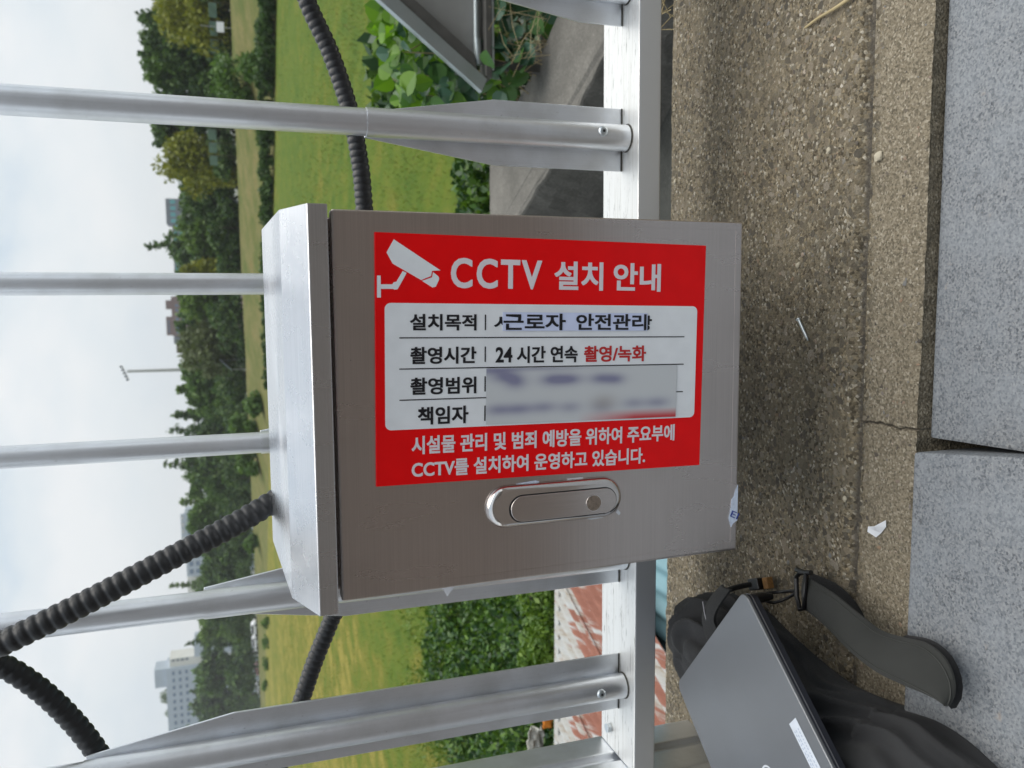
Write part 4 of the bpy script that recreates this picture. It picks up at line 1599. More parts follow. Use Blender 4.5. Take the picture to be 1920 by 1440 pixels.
# dry twig
ta, tb = atZ(1510, 52, 0.003), atZ(1600, -8, 0.006)
tw = catmull([ta, ta.lerp(tb, 0.3) + Vector((0.0006, 0, 0.001)), ta.lerp(tb, 0.65) + Vector((-0.0008, 0.0005, 0.0005)), tb], 0.006)
o = link('twig', MB().tube(tw, [0.0016 + 0.0010 * i / len(tw) for i in range(len(tw))], 7).mesh('twig'), M['stalk'])
tag(o, 'dry straw coloured twig on the ledge', 'twig')

# gravel bits proud of the ledge surface: uncountable
N = 2600
cc, ax = [], []
vv, ff = [], []
oct_v = np.array([(1, 0, 0), (0, 1, 0), (-1, 0, 0), (0, -1, 0), (0, 0, 1), (0.7, 0.7, 0.55), (-0.7, 0.7, 0.5), (-0.7, -0.7, 0.55), (0.7, -0.7, 0.5)])
oct_f = [(0, 5, 4), (5, 1, 4), (1, 6, 4), (6, 2, 4), (2, 7, 4), (7, 3, 4), (3, 8, 4), (8, 0, 4), (0, 5, 5)]
oct_f = [(0, 5, 4), (5, 1, 4), (1, 6, 4), (6, 2, 4), (2, 7, 4), (7, 3, 4), (3, 8, 4), (8, 0, 4)]
mb = MB()
for i in range(N):
    x = random.uniform(-0.78, 0.56)
    y = random.uniform(0.83, 1.275) if random.random() < 0.9 else random.uniform(0.725, 0.80)
    s_ = random.choice((0.0011, 0.0014, 0.0018, 0.0022, 0.0028)) * random.uniform(0.8, 1.25)
    a = random.uniform(0, math.pi)
    el = random.uniform(0.55, 1.0)
    ca_, sa_ = math.cos(a), math.sin(a)
    z = ledge_height(x, y)
    pts = []
    for q_ in oct_v * (1 + 0.3 * rng.normal(size=(9, 1)).clip(-1, 1)):
        px, py, pz = q_[0] * s_, q_[1] * s_ * el, q_[2] * s_ * 0.6
        pts.append((x + px * ca_ - py * sa_, y + px * sa_ + py * ca_, z - 0.0002 + pz))
    mb.add(pts, oct_f, True)
o = link('gravel', mb.mesh('gravel'), M['pebble'])
o['kind'] = 'stuff'
o['label'] = 'tiny stones exposed in the concrete ledge'

# ================================================================== JUST BEYOND THE LEDGE
# concrete beam running away to the left, dark-toned floor beside it
beam = [(1.62, 1.50), (0.632, 3.665), (0.335, 3.672), (0.345, 3.255), (0.52, 2.855), (0.77, 2.46), (1.18, 1.50)]
me = MB().prism(beam, -1.3, -0.40).mesh('beam_wall')
bm = bmesh.new(); bm.from_mesh(me)
bmesh.ops.subdivide_edges(bm, edges=[e for e in bm.edges if e.calc_length() > 0.2], cuts=10, use_grid_fill=True)
for vtx in bm.verts:
    nn = noise.noise(vtx.co * 9) * 0.012 + noise.noise(vtx.co * 30) * 0.005
    vtx.co += Vector((nn, nn * 0.6, nn * 0.5))
bm.to_mesh(me); bm.free()
bevel_mesh(me, 0.012, 2, 50)
o = link('concrete_wall', me, M['old_concrete'])
tag(o, 'low weathered grey concrete wall running away below the railing', 'wall')
mb = MB().box(-0.9, 0.95, 1.30, 3.30, -1.05, -0.74)
me = mb.mesh('drain_floor')
structure(link('drain_floor', me, M['dark_concrete']), 'dark concrete floor between the ledge and the low wall')

# rusty corrugated roof and the teal sheet in front of it
def corrugated(name, w, l, pitch, amp, mat, thick=0.0):
    nx_ = int(w / pitch * 8)
    nl = 6
    vv = []
    for j in range(nl + 1):
        for i in range(nx_ + 1):
            x = w * i / nx_
            vv.append((x, -l * j / nl, amp * math.cos(2 * math.pi * x / pitch)))
    fs = [(j * (nx_ + 1) + i, (j + 1) * (nx_ + 1) + i, (j + 1) * (nx_ + 1) + i + 1, j * (nx_ + 1) + i + 1) for j in range(nl) for i in range(nx_)]
    me = MB().add(vv, fs, True).mesh(name)
    return me


shed = empty('shed_roof', mat=Matrix.Translation((-2.76, 3.08, -0.50)) @ Matrix.Rotation(math.radians(-1.0), 4, 'Z'))
tag(shed, 'rusty white corrugated metal shed roof below the railing', 'shed roof')
RS = 0.46
for k in range(5):
    me = corrugated('roof_sheet', 0.43, 1.75, 0.061, 0.011, M['rust'])
    for vtx in me.vertices:      # ridges slant to the left as they come towards the railing
        vtx.co.x += -RS * -vtx.co.y * -1 * -1
        vtx.co.z += 0.03 * vtx.co.y
    o = link('roof_sheet', me, M['rust'], shed)
    o.location = (0.415 * k, 0, 0.003 * k)
part('ridge_cap', MB().box(-0.1, 2.02, -0.01, 0.035, -0.02, 0.012), M['rust'], shed)
part('shed_wall', MB().box(-0.05, 1.80, 0.0, 0.03, -0.9, -0.03), M['dark_concrete'], shed)
tw_ = Matrix.Translation((-1.72, 2.76, -0.575))
teal = empty('corrugated_sheet', mat=tw_)
tag(teal, 'pale teal corrugated sheet just behind the ledge', 'corrugated sheet')
me = corrugated('sheet', 1.60, 1.50, 0.078, 0.010, M['teal'])
link('sheet', me, M['teal'], teal)
part('support_batten', MB().box(0, 1.6, -1.1, -1.05, -0.30, -0.016), M['bark'], teal)
part('support_batten', MB().box(0, 1.6, -0.25, -0.20, -0.30, -0.016), M['bark'], teal)
# orange and pale cloth by the corner of the shed roof
cm = MB()
c0 = atY(1010, 1380, 3.20)
vv = []
for j in range(9):
    for i in range(7):
        vv.append((c0.x - 0.06 + 0.017 * i + 0.006 * noise.noise(Vector((i * .7, j * .5, 1))), c0.y + 0.05 * noise.noise(Vector((i * .6, j * .6, 2))), c0.z - 0.02 + 0.009 * j + 0.008 * noise.noise(Vector((i, j, 3)))))
cm.add(vv, [(j * 7 + i, j * 7 + i + 1, (j + 1) * 7 + i + 1, (j + 1) * 7 + i) for j in range(8) for i in range(6)], True)
o = link('cloth', cm.mesh('cloth'), M['old_cloth'])
o.modifiers.new('thickness', 'SOLIDIFY').thickness = 0.003
tag(o, 'pale rag hanging beside the corner of the rusty shed roof', 'cloth')
cm = MB()
c0 = atY(1028, 1357, 3.13)
vv = []
for j in range(5):
    for i in range(5):
        vv.append((c0.x - 0.02 + 0.011 * i, c0.y + 0.015 * noise.noise(Vector((i * .8, j * .8, 5))), c0.z - 0.02 + 0.011 * j + 0.005 * noise.noise(Vector((i, j, 6)))))
cm.add(vv, [(j * 5 + i, j * 5 + i + 1, (j + 1) * 5 + i + 1, (j + 1) * 5 + i) for j in range(4) for i in range(4)], True)
o = link('cloth', cm.mesh('cloth'), M['orange'])
o.modifiers.new('thickness', 'SOLIDIFY').thickness = 0.003
tag(o, 'orange rag beside the corner of the rusty shed roof', 'cloth')

# slanted metal frame with a back sheet
fr = empty('metal_frame', (0.85, 3.0, -0.2))
tag(fr, 'scuffed grey metal frame standing slanted among the vine leaves', 'metal frame')
A = Vector((0.818, -0.178)); D = (Vector((1.078, 0.160)) - A).normalized(); Nn = Vector((-D.y, D.x))


def fpart(name, quad, y0, y1, mat, bev=0.0015):
    mt = Matrix(((1, 0, 0, -0.85), (0, 0, -1, y1 - 3.0), (0, 1, 0, 0.2), (0, 0, 0, 1)))
    me = MB().prism([tuple(p) for p in quad], 0, y1 - y0, mt).mesh(name)
    bm = bmesh.new(); bm.from_mesh(me); bmesh.ops.recalc_face_normals(bm, faces=bm.faces); bm.to_mesh(me); bm.free()
    if bev:
        bevel_mesh(me, bev, 1)
    return link(name, me, mat, fr)


LL = 1.3
w1 = 0.050
Ai = A - Nn * 0.0
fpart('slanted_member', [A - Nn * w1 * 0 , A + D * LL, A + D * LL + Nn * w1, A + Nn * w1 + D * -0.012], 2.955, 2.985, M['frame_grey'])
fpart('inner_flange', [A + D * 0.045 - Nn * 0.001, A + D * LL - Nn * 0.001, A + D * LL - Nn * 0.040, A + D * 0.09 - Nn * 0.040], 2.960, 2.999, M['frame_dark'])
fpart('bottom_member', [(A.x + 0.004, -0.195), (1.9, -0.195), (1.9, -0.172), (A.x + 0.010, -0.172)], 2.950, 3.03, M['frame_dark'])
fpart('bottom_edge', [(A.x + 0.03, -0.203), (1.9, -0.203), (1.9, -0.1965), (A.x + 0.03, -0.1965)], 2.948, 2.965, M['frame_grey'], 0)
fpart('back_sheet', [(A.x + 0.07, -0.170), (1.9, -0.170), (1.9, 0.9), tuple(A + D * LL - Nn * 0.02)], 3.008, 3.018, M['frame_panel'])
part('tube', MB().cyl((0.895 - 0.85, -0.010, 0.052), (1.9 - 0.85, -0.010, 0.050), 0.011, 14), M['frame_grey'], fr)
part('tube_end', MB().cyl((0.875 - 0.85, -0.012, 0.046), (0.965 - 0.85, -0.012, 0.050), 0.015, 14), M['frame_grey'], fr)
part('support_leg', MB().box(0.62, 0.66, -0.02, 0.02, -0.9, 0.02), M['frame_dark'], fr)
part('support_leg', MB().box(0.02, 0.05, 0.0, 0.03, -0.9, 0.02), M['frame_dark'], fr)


# vine with countable leaves
def leaf_mesh(name, lobed):
    pts = [(0, 0), (0.34, 0.05), (0.52, 0.33), (0.46, 0.62), (0.22, 0.90), (0, 1.05)] if not lobed else [(0, 0.02), (0.38, -0.02), (0.55, 0.30), (0.50, 0.56), (0.30, 0.82), (0, 1.0)]
    vv, ff = [], []
    mid = [(0, p[1]) for p in pts]
    for s_ in (-1, 1):
        o_ = len(vv)
        for p in pts:
            vv.append((s_ * p[0], p[1], 0.16 * abs(p[0]) - 0.10 * p[1] ** 2))
        m0 = len(vv)
        for p in pts[1:-1]:
            vv.append((0, p[1], -0.10 * p[1] ** 2 - 0.01))
        for i in range(len(pts) - 1):
            a, b_ = o_ + i, o_ + i + 1
            ma = m0 + i - 1 if 0 < i else None
            mb_ = m0 + i if i < len(pts) - 2 else None
            f = [a, b_]
            if mb_ is not None:
                f.append(mb_)
            if ma is not None:
                f.append(ma)
            if len(f) >= 3:
                ff.append(tuple(f if s_ > 0 else reversed(f)))
    me = MB().add(vv, ff, True).mesh(name)
    return me


LEAF = [leaf_mesh('leaf', False), leaf_mesh('leaf', True)]
leaf_variants = []
for base_me in LEAF:
    for mk in ('leaf_bright', 'leaf_mid_vine', 'leaf_cool'):
        me = base_me.copy()
        me.materials.append(M[mk])
        leaf_variants.append((mk, me))


def vine(name, label, region, n, depth, size, weights, group=None, stems=26):
    root_p = atY(*region[0], (depth[0] + depth[1]) / 2)
    v_ = empty(name, (root_p.x, root_p.y, near_z(root_p.x, root_p.y)))
    tag(v_, label, 'vine', group)
    base = Vector(v_.location)
    pl = region
    mx = [min(p[0] for p in pl), max(p[0] for p in pl), min(p[1] for p in pl), max(p[1] for p in pl)]

    def inside(x, y):
        r = False
        for (x1, y1), (x2, y2) in zip(pl, pl[1:] + pl[:1]):
            if (y1 > y) != (y2 > y) and x < (x2 - x1) * (y - y1) / (y2 - y1) + x1:
                r = not r
        return r
    stem_mb = MB()
    k = 0
    while k < n:
        x, y = random.uniform(mx[0], mx[1]), random.uniform(mx[2], mx[3])
        if not inside(x, y):
            continue
        Y = random.uniform(*depth)
        p = atY(x, y, Y)
        mk = random.choices(('leaf_bright', 'leaf_mid_vine', 'leaf_cool'), weights(x, y))[0]
        me = random.choice([m_ for nm, m_ in leaf_variants if nm == mk])
        o = bpy.data.objects.new('leaf', me)
        COL.objects.link(o)
        o.parent = v_
        s_ = size * random.uniform(0.55, 1.35)
        rot = Matrix.Rotation(random.uniform(0, 2 * math.pi), 4, 'Z') @ Matrix.Rotation(random.gauss(0.25, 0.55), 4, 'X') @ Matrix.Rotation(random.gauss(0, 0.4), 4, 'Y')
        # leaves face up and towards the open side
        tilt = Matrix.Rotation(random.uniform(0.2, 1.1), 4, 'X')
        o.matrix_local = Matrix.Translation(p - base) @ tilt @ rot @ Matrix.Scale(s_, 4)
        if k < stems * 4 and k % 4 == 0:
            q0 = p - base
            q1 = q0 + Vector((random.uniform(-.1, .1), random.uniform(-.05, .1), -0.14))
            q2 = q1 + Vector((random.uniform(-.12, .12), random.uniform(0, .2), -0.25))
            stem_mb.tube(catmull([q0, q1, q2], 0.03), 0.0022, 5)
        k += 1
    so = part('stem', stem_mb, M['stalk'], v_)
    so['kind'] = 'stuff'
    return v_


vine('vine', 'bright green broad leaved vine above and left of the slanted metal frame', [(715, -30), (712, 60), (728, 120), (742, 190), (800, 205), (860, 200), (905, 190), (900, 165), (735, -30)], 225, (3.05, 3.65), 0.063,
     lambda x, y: (6, 3, 1.2) if x < 790 else (1.0, 3, 2.2))
vine('vine', 'darker green broad leaved vine below the slanted metal frame by the concrete wall', [(920, -20), (915, 130), (925, 200), (965, 150), (1010, 110), (1042, 40), (1045, -20)], 95, (2.9, 3.3), 0.064,
     lambda x, y: (0.7, 3, 3) if x > 935 else (2, 3, 1))


# leafy shrubs massed behind the shed roof and along the low wall
def shrub(name, label, blobs, n, size, mk, group=None, cat='shrub', aspect=0.55, droop=0.3):
    c0 = Vector(blobs[0][0])
    root = empty(name, (c0.x, c0.y, c0.z - blobs[0][1][2]))
    tag(root, label, cat, group)
    base = np.array(root.location)
    wts = np.array([b_[1][0] * b_[1][1] * b_[1][2] for b_ in blobs]) ** 0.7
    idx = rng.choice(len(blobs), size=n, p=wts / wts.sum())
    d = rand_dirs(n)
    r = rng.uniform(0.55, 1.05, size=(n, 1)) ** 0.6
    cs = np.array([b_[0] for b_ in blobs])[idx]
    rs = np.array([b_[1] for b_ in blobs])[idx]
    pos = cs + d * r * rs
    u, v = leaf_axes(n, size, aspect, droop)
    me = quads('foliage', pos - base, u, v)
    link('foliage', me, M[mk], root)
    st = MB()
    for b_ in blobs[:6]:
        p = Vector(b_[0]) - Vector(base)
        st.tube([Vector((p.x * 0.3, p.y * 0.3, -b_[1][2])), Vector((p.x * 0.7, p.y * 0.7, p.z - b_[1][2] * 0.5)), p], [0.02 * max(0.2, size * 12), 0.012 * max(0.2, size * 12), 0.004], 6)
    part('stem', st, M['bark'], root)
    return root


bl = []
for i in range(26):
    x_, y_ = random.uniform(820, 1010), random.uniform(1060, 1300)
    Y_ = 3.55 + (1035 - x_) / 235 * 2.6 + random.uniform(0, 0.5)
    p = atY(x_ + 22, y_, Y_)
    bl.append((tuple(p), (0.30, 0.30, 0.22)))
shrub('shrub', 'dense dark green shrub mass just behind the rusty shed roof', bl, 24000, 0.022, 'leaf_bush')
bl = []
for i in range(16):
    x_, y_ = random.uniform(840, 1000), random.uniform(1300, 1520)
    Y_ = 3.6 + (1035 - x_) / 235 * 2.8 + random.uniform(0, 0.5)
    p = atY(x_ + 22, y_, Y_)
    bl.append((tuple(p), (0.32, 0.32, 0.24)))
shrub('shrub', 'dark green shrub left of the rags beside the railing post', bl, 13000, 0.023, 'leaf_bush')
bl = []
for i in range(12):
    x_, y_ = random.uniform(875, 912), random.uniform(290, 470)
    Y_ = random.uniform(4.0, 4.9)
    p = atY(x_ + 14, y_, Y_)
    bl.append((tuple(p), (0.16, 0.2, 0.11)))
shrub('shrub', 'low green weeds beyond the end of the concrete wall', bl, 2600, 0.026, 'leaf_bush')
bl = []
for i in range(14):
    x_, y_ = random.uniform(760, 930), random.uniform(-60, 190)
    p = atY(x_, y_, random.uniform(3.9, 4.8))
    bl.append((tuple(p), (0.25, 0.25, 0.24)))
bl = [b_ for b_ in bl if atY(0, 0, 1) is not None]
shrub('shrub', 'shadowed shrub behind the slanted metal frame and vine', bl, 4200, 0.045, 'leaf_bush')

bl = []
for i in range(22):
    x_, y_ = random.uniform(775, 850), random.uniform(1090, 1420)
    p = atY(x_ + 16, y_, random.uniform(6.2, 8.2))
    bl.append((tuple(p), (0.32, 0.5, 0.16 + 0.12 * random.random())))
shrub('weeds', 'pale green tall weeds where the field meets the dark shrubs', bl, 9000, 0.030, 'leaf_weed', None, 'weeds', 0.25, -0.8)
bl = []
for i in range(16):
    x_, y_ = random.uniform(985, 1040), random.uniform(1085, 1310)
    p = atY(x_ + 8, y_, random.uniform(3.22, 3.5))
    bl.append((tuple(p), (0.10, 0.10, 0.06 + 0.05 * random.random())))
shrub('weeds', 'bright green weeds along the far edge of the rusty shed roof', bl, 3600, 0.017, 'leaf_fresh', None, 'weeds', 0.5, 0.0)

# dry stalks among the vine
st = MB()
for i in range(26):
    p = atY(random.uniform(935, 1020), random.uniform(-10, 110), random.uniform(2.75, 3.0))
    a = random.uniform(0, 2 * math.pi)
    ln = random.uniform(0.10, 0.26)
    dv = Vector((math.cos(a) * ln, random.uniform(-.05, .05), math.sin(a) * ln * 0.8))
    st.tube([p - dv / 2, p + Vector((0, 0, 0.012)), p + dv / 2], [0.0009, 0.0011, 0.0005], 4)
for i in range(8):
    p = atY(random.uniform(1242, 1250), random.uniform(0, 60), 1.30)
    dv = Vector((random.uniform(-.03, .03), random.uniform(-.01, .02), random.uniform(-.02, .03)))
    st.tube([p - dv, p + dv], 0.0008, 4)
o = link('dry_grass', st.mesh('dry_grass'), M['stalk'])
o['kind'] = 'stuff'
o['label'] = 'dry tan grass stalks among the vine leaves'

# grass blades standing in the nearer part of the field
N = 90000
Y_ = 8.6 + 70 * rng.uniform(0, 1, N) ** 2.6
az = rng.uniform(-0.62, 0.48, N)
x_ = az * Y_
zz = np.where(Y_ < 10.4, np.array([near_z(a, b_) for a, b_ in zip(x_, Y_)]), FIELD_Z)
h = rng.uniform(0.03, 0.085, N) * (1 + 0.9 * (Y_ < 11))
wd = rng.uniform(0.004, 0.008, N) * (1 + Y_ / 50)
th = rng.uniform(0, 2 * math.pi, N)
lean = rng.normal(0, 0.05, size=(N, 2))
pts = np.zeros((N, 3, 3), dtype=np.float32)
pts[:, 0] = np.stack([x_ - wd * np.cos(th), Y_ - wd * np.sin(th), zz - 0.02], 1)
pts[:, 1] = np.stack([x_ + wd * np.cos(th), Y_ + wd * np.sin(th), zz - 0.02], 1)
pts[:, 2] = np.stack([x_ + lean[:, 0], Y_ + lean[:, 1], zz + h], 1)
me = bpy.data.meshes.new('grass')
me.vertices.add(3 * N); me.vertices.foreach_set('co', pts.reshape(-1))
me.loops.add(3 * N); me.loops.foreach_set('vertex_index', np.arange(3 * N, dtype=np.int32))
me.polygons.add(N); me.polygons.foreach_set('loop_start', np.arange(0, 3 * N, 3, dtype=np.int32))
me.update(calc_edges=True)
M['grass'] = mat_leaf('field_grass_blade', [(0.050, 0.096, 0.009), (0.080, 0.118, 0.012), (0.155, 0.170, 0.026), (0.20, 0.18, 0.045)], 0.6, 0.2)
o = link('grass', me, M['grass'])
o['kind'] = 'stuff'
o['label'] = 'short green and yellowing grass blades in the field'

# ================================================================== FAR SIDE OF THE FIELD
def horizon_x(y):
    a, b_ = 300.0, 600.0
    for _ in range(40):
        m_ = (a + b_) / 2
        if ray(m_, y).z > 0:
            a = m_
        else:
            b_ = m_
    return a


def bank_point(y, d):
    """ground point at distance d behind the foot of the bank, in the direction of picture row y"""
    h = ray(horizon_x(y), y)
    a = Vector((h.x, h.y)) / h.y
    k = (BASE.dot(NRM) + d) / a.dot(NRM)
    p = a * k
    s = (p - BASE).dot(TAN)
    return p.x, p.y, bank_z(s, d)


def tree(kind, y, xtop, halfw, d, mk, label, name=None, group='trees on the bank beyond the field', n=2000, leaf=None, xbase=None):
    px, py, pz = bank_point(y, d)
    scale = py / FPX * 1.02
    top = atY(xtop + (7 if kind in ('broad', 'willow') else 0), y, py).z
    H = max(1.2, top - pz)
    Rr = halfw * scale
    root = empty(name or {'pine': 'pine_tree', 'broad': 'broadleaf_tree', 'bush': 'bush', 'willow': 'willow_tree'}[kind], (px, py, pz))
    tag(root, label, 'tree' if kind != 'bush' else 'bush', group)
    clumps = []
    sp = random.random() * 50
    lean = random.uniform(-0.04, 0.04)
    if kind == 'pine':
        tiers = 15
        for k in range(tiers):
            f = 0.14 + 0.86 * k / (tiers - 1)
            rad = Rr * (1.12 - 0.98 * f ** 1.35)
            m_ = max(1, int(5 * (1.2 - f)))
            for j in range(m_ + 1):
                a = random.uniform(0, 2 * math.pi)
                rr_ = rad * random.uniform(0.35, 0.95) if j else 0
                s_ = max(0.5, rad * random.uniform(0.38, 0.62))
                clumps.append(((rr_ * math.cos(a) + lean * f * H, rr_ * math.sin(a), H * f - 0.3 * s_), (s_, s_, s_ * 0.6)))
        for j in range(3):
            clumps.append((((random.uniform(-.2, .2) * Rr * 0.3) + lean * H, 0, H * (0.95 + 0.03 * j)), (0.22, 0.22, 0.6)))
    elif kind in ('broad', 'willow'):
        for k in range(26):
            f = random.uniform(0.16, 0.95)
            rad = Rr * math.sqrt(max(0.05, 1 - ((f - 0.50) / 0.58) ** 2))
            a = random.uniform(0, 2 * math.pi)
            rr_ = rad * math.sqrt(random.random()) * 0.82
            s_ = Rr * random.uniform(0.20, 0.40)
            clumps.append(((rr_ * math.cos(a) + lean * f * H, rr_ * math.sin(a), H * f), (s_, s_, s_ * (0.8 if kind == 'broad' else 1.2))))
        for k in range(6):
            a = random.uniform(0, 2 * math.pi)
            clumps.append(((Rr * 0.45 * math.cos(a), Rr * 0.45 * math.sin(a), H * random.uniform(0.9, 1.0)), (Rr * 0.14, Rr * 0.14, Rr * 0.22)))
    else:
        for k in range(16):
            a = random.uniform(0, 2 * math.pi)
            f = random.uniform(0.1, 0.8)
            rr_ = Rr * math.sqrt(max(0, 1 - f * f)) * random.uniform(0.2, 0.85)
            s_ = min(Rr, H) * random.uniform(0.24, 0.42)
            clumps.append(((rr_ * math.cos(a), rr_ * math.sin(a), H * f), (s_, s_, s_ * 0.8)))
    wts = np.array([c_[1][0] ** 2 for c_ in clumps])
    idx = rng.choice(len(clumps), size=n, p=wts / wts.sum())
    dd_ = rand_dirs(n)
    r = rng.beta(2.2, 1.6, size=(n, 1)) * 1.35
    pos = np.array([c_[0] for c_ in clumps])[idx] + dd_ * r * np.array([c_[1] for c_ in clumps])[idx]
    pos[:, 2] = np.maximum(pos[:, 2], 0.05)
    ls = leaf or max(0.10, 0.0027 * py)
    u, v = leaf_axes(n, ls, 0.5, 0.9 if kind == 'willow' else (-0.3 if kind == 'pine' else 0.1))
    link('crown', quads('crown', pos, u, v), M[mk], root)
    tr = MB()
    if kind != 'bush':
        tr.tube([(0, 0, -0.3), (lean * H * 0.3, 0, H * 0.35), (lean * H * 0.8, 0, H * 0.85)], [0.022 * H, 0.016 * H, 0.004 * H], 8)
        for c_ in clumps[2:20:3]:
            z0 = min(c_[0][2] * 0.75, H * 0.7)
            tr.tube([(lean * z0, 0, z0), (c_[0][0] * 0.6, c_[0][1] * 0.6, (z0 + c_[0][2]) / 2), c_[0]], [0.007 * H, 0.005 * H, 0.002 * H], 5)
    else:
        for c_ in clumps[:5]:
            tr.tube([(0, 0, -0.1), (c_[0][0] * 0.5, c_[0][1] * 0.5, c_[0][2] * 0.5), c_[0]], [0.05, 0.03, 0.01], 5)
    part('trunk' if kind != 'bush' else 'stem', tr, M['bark'], root)
    return root


TREES = [
    # kind, picture row, picture top, half width, distance behind the bank foot, foliage, label
    ('broad', -60, 285, 70, 30, 'leaf_dark', 'dark broadleaf tree at the right end of the tree row'),
    ('willow', 22, 292, 58, 21, 'leaf_yellow', 'large yellow green willow near the right end of the tree row'),
    ('broad', 70, 264, 42, 27, 'leaf_dark', 'tall dark tree with a ragged top behind the yellow green willow'),
    ('broad', 98, 262, 34, 24, 'leaf_dark', 'dark tree left of the yellow green willow'),
    ('broad', 130, 268, 42, 25, 'leaf_mid', 'dark green tree with thin twiggy top right of the first baluster'),
    ('broad', 168, 288, 36, 24, 'leaf_dark', 'dark rounded tree just right of the first baluster'),
    ('broad', 212, 292, 36, 25, 'leaf_dark', 'dark tree hidden behind the first baluster'),
    ('broad', 256, 290, 32, 25, 'leaf_dark', 'dark tree just left of the first baluster'),
    ('willow', 312, 308, 44, 21, 'leaf_yellow', 'yellow green feathery tree in front of the hazy mountain'),
    ('broad', 352, 338, 34, 24, 'leaf_dark', 'low dark tree left of the feathery yellow green tree'),
    ('broad', 392, 336, 40, 24, 'leaf_dark', 'dark tree below the teal glazed building'),
    ('broad', 430, 332, 36, 26, 'leaf_mid', 'mid green tree below the teal glazed building'),
    ('pine', 458, 278, 40, 30, 'leaf_dark', 'tall dark pine rising above the teal glazed building'),
    ('broad', 492, 326, 34, 25, 'leaf_dark', 'dark tree right of the second baluster'),
    ('willow', 516, 338, 24, 20, 'leaf_yellow', 'small yellow green tree behind the second baluster'),
    ('broad', 562, 335, 36, 26, 'leaf_mid', 'green tree left of the second baluster before the mauve building'),
    ('broad', 598, 330, 34, 27, 'leaf_dark', 'dark tree before the mauve building'),
    ('broad', 650, 343, 50, 22, 'leaf_olive', 'round pale olive tree before the mauve building'),
    ('broad', 698, 340, 32, 26, 'leaf_mid', 'green tree at the foot of the floodlight mast'),
    ('pine', 726, 333, 20, 27, 'leaf_dark', 'slim pine left of the floodlight mast'),
    ('broad', 752, 348, 28, 25, 'leaf_mid', 'mid green tree between two slim pines'),
    ('pine', 776, 330, 18, 28, 'leaf_dark', 'thin pointed pine between the mast and the big dark pine'),
    ('pine', 806, 320, 38, 25, 'leaf_dark', 'big dark pine right of the third baluster'),
    ('pine', 862, 308, 34, 26, 'leaf_dark', 'tall dark pine behind the third baluster'),
    ('broad', 902, 345, 34, 24, 'leaf_mid', 'green tree left of the third baluster'),
    ('pine', 938, 340, 26, 27, 'leaf_dark', 'pointed pine right of the pale flat building'),
    ('broad', 966, 352, 34, 23, 'leaf_mid', 'green tree before the pale flat building'),
    ('broad', 1010, 374, 34, 23, 'leaf_dark', 'low dark tree under the pale flat building'),
    ('broad', 1052, 376, 34, 24, 'leaf_dark', 'low dark tree behind the thick conduit'),
    ('pine', 1088, 322, 16, 60, 'leaf_dark', 'thin pine sticking up left of the pale flat building'),
    ('broad', 1120, 368, 36, 23, 'leaf_dark', 'dark tree behind the fourth baluster'),
    ('broad', 1160, 372, 32, 24, 'leaf_mid', 'green tree just left of the fourth baluster'),
    ('pine', 1192, 352, 26, 26, 'leaf_dark', 'dark pointed pine right of the tall pale block'),
    ('broad', 1226, 372, 30, 23, 'leaf_dark', 'dark tree at the foot of the tall pale block'),
    ('broad', 1262, 364, 32, 23, 'leaf_mid', 'green tree covering the lower windows of the tall pale block'),
    ('broad', 1302, 356, 34, 24, 'leaf_dark', 'dark tree covering the middle of the tall pale block'),
    ('pine', 1346, 340, 28, 24, 'leaf_dark', 'dark pine before the left end of the tall pale block'),
    ('broad', 1392, 352, 36, 24, 'leaf_dark', 'dark tree behind the fifth baluster'),
    ('broad', 1440, 345, 40, 25, 'leaf_mid', 'green tree at the left end of the tree row'),
    ('broad', 1500, 350, 40, 25, 'leaf_dark', 'dark tree past the left end of the tree row'),
]
for i_, (kd, y_, xt, hw_, d_, mk, lb) in enumerate(TREES):
    if mk == 'leaf_dark' and 'dark' not in lb:
        mk = 'leaf_mid'
    mk = 'leaf_fresh' if (mk == 'leaf_mid' and i_ % 2) else mk
    tree(kd, y_, xt, hw_ * 1.2, d_, mk, lb, n=6500)
BUSHES = [
    (150, 396, 56, 8.0, 'leaf_mid', 'big round green bush standing on the bank right of the first baluster'),
    (186, 412, 34, 6.5, 'leaf_mid', 'green bush on the bank behind the first baluster'),
    (120, 440, 30, 4.0, 'leaf_mid', 'smaller green bush in front of the big round bush'),
    (806, 428, 30, 7.0, 'leaf_mid', 'green bush on the bank right of the third baluster'),
    (760, 452, 24, 5.0, 'leaf_mid', 'low green bush on the bank behind the box roof'),
    (868, 440, 26, 7.0, 'leaf_mid', 'green bush on the bank behind the third baluster'),
    (1018, 456, 22, 8.0, 'leaf_mid', 'low dark bush on the bank behind the thick conduit'),
]
for y_, xt, hw_, d_, mk, lb in BUSHES:
    tree('bush', y_, xt, hw_, d_, mk, lb, group='bushes on the bank', n=1500)
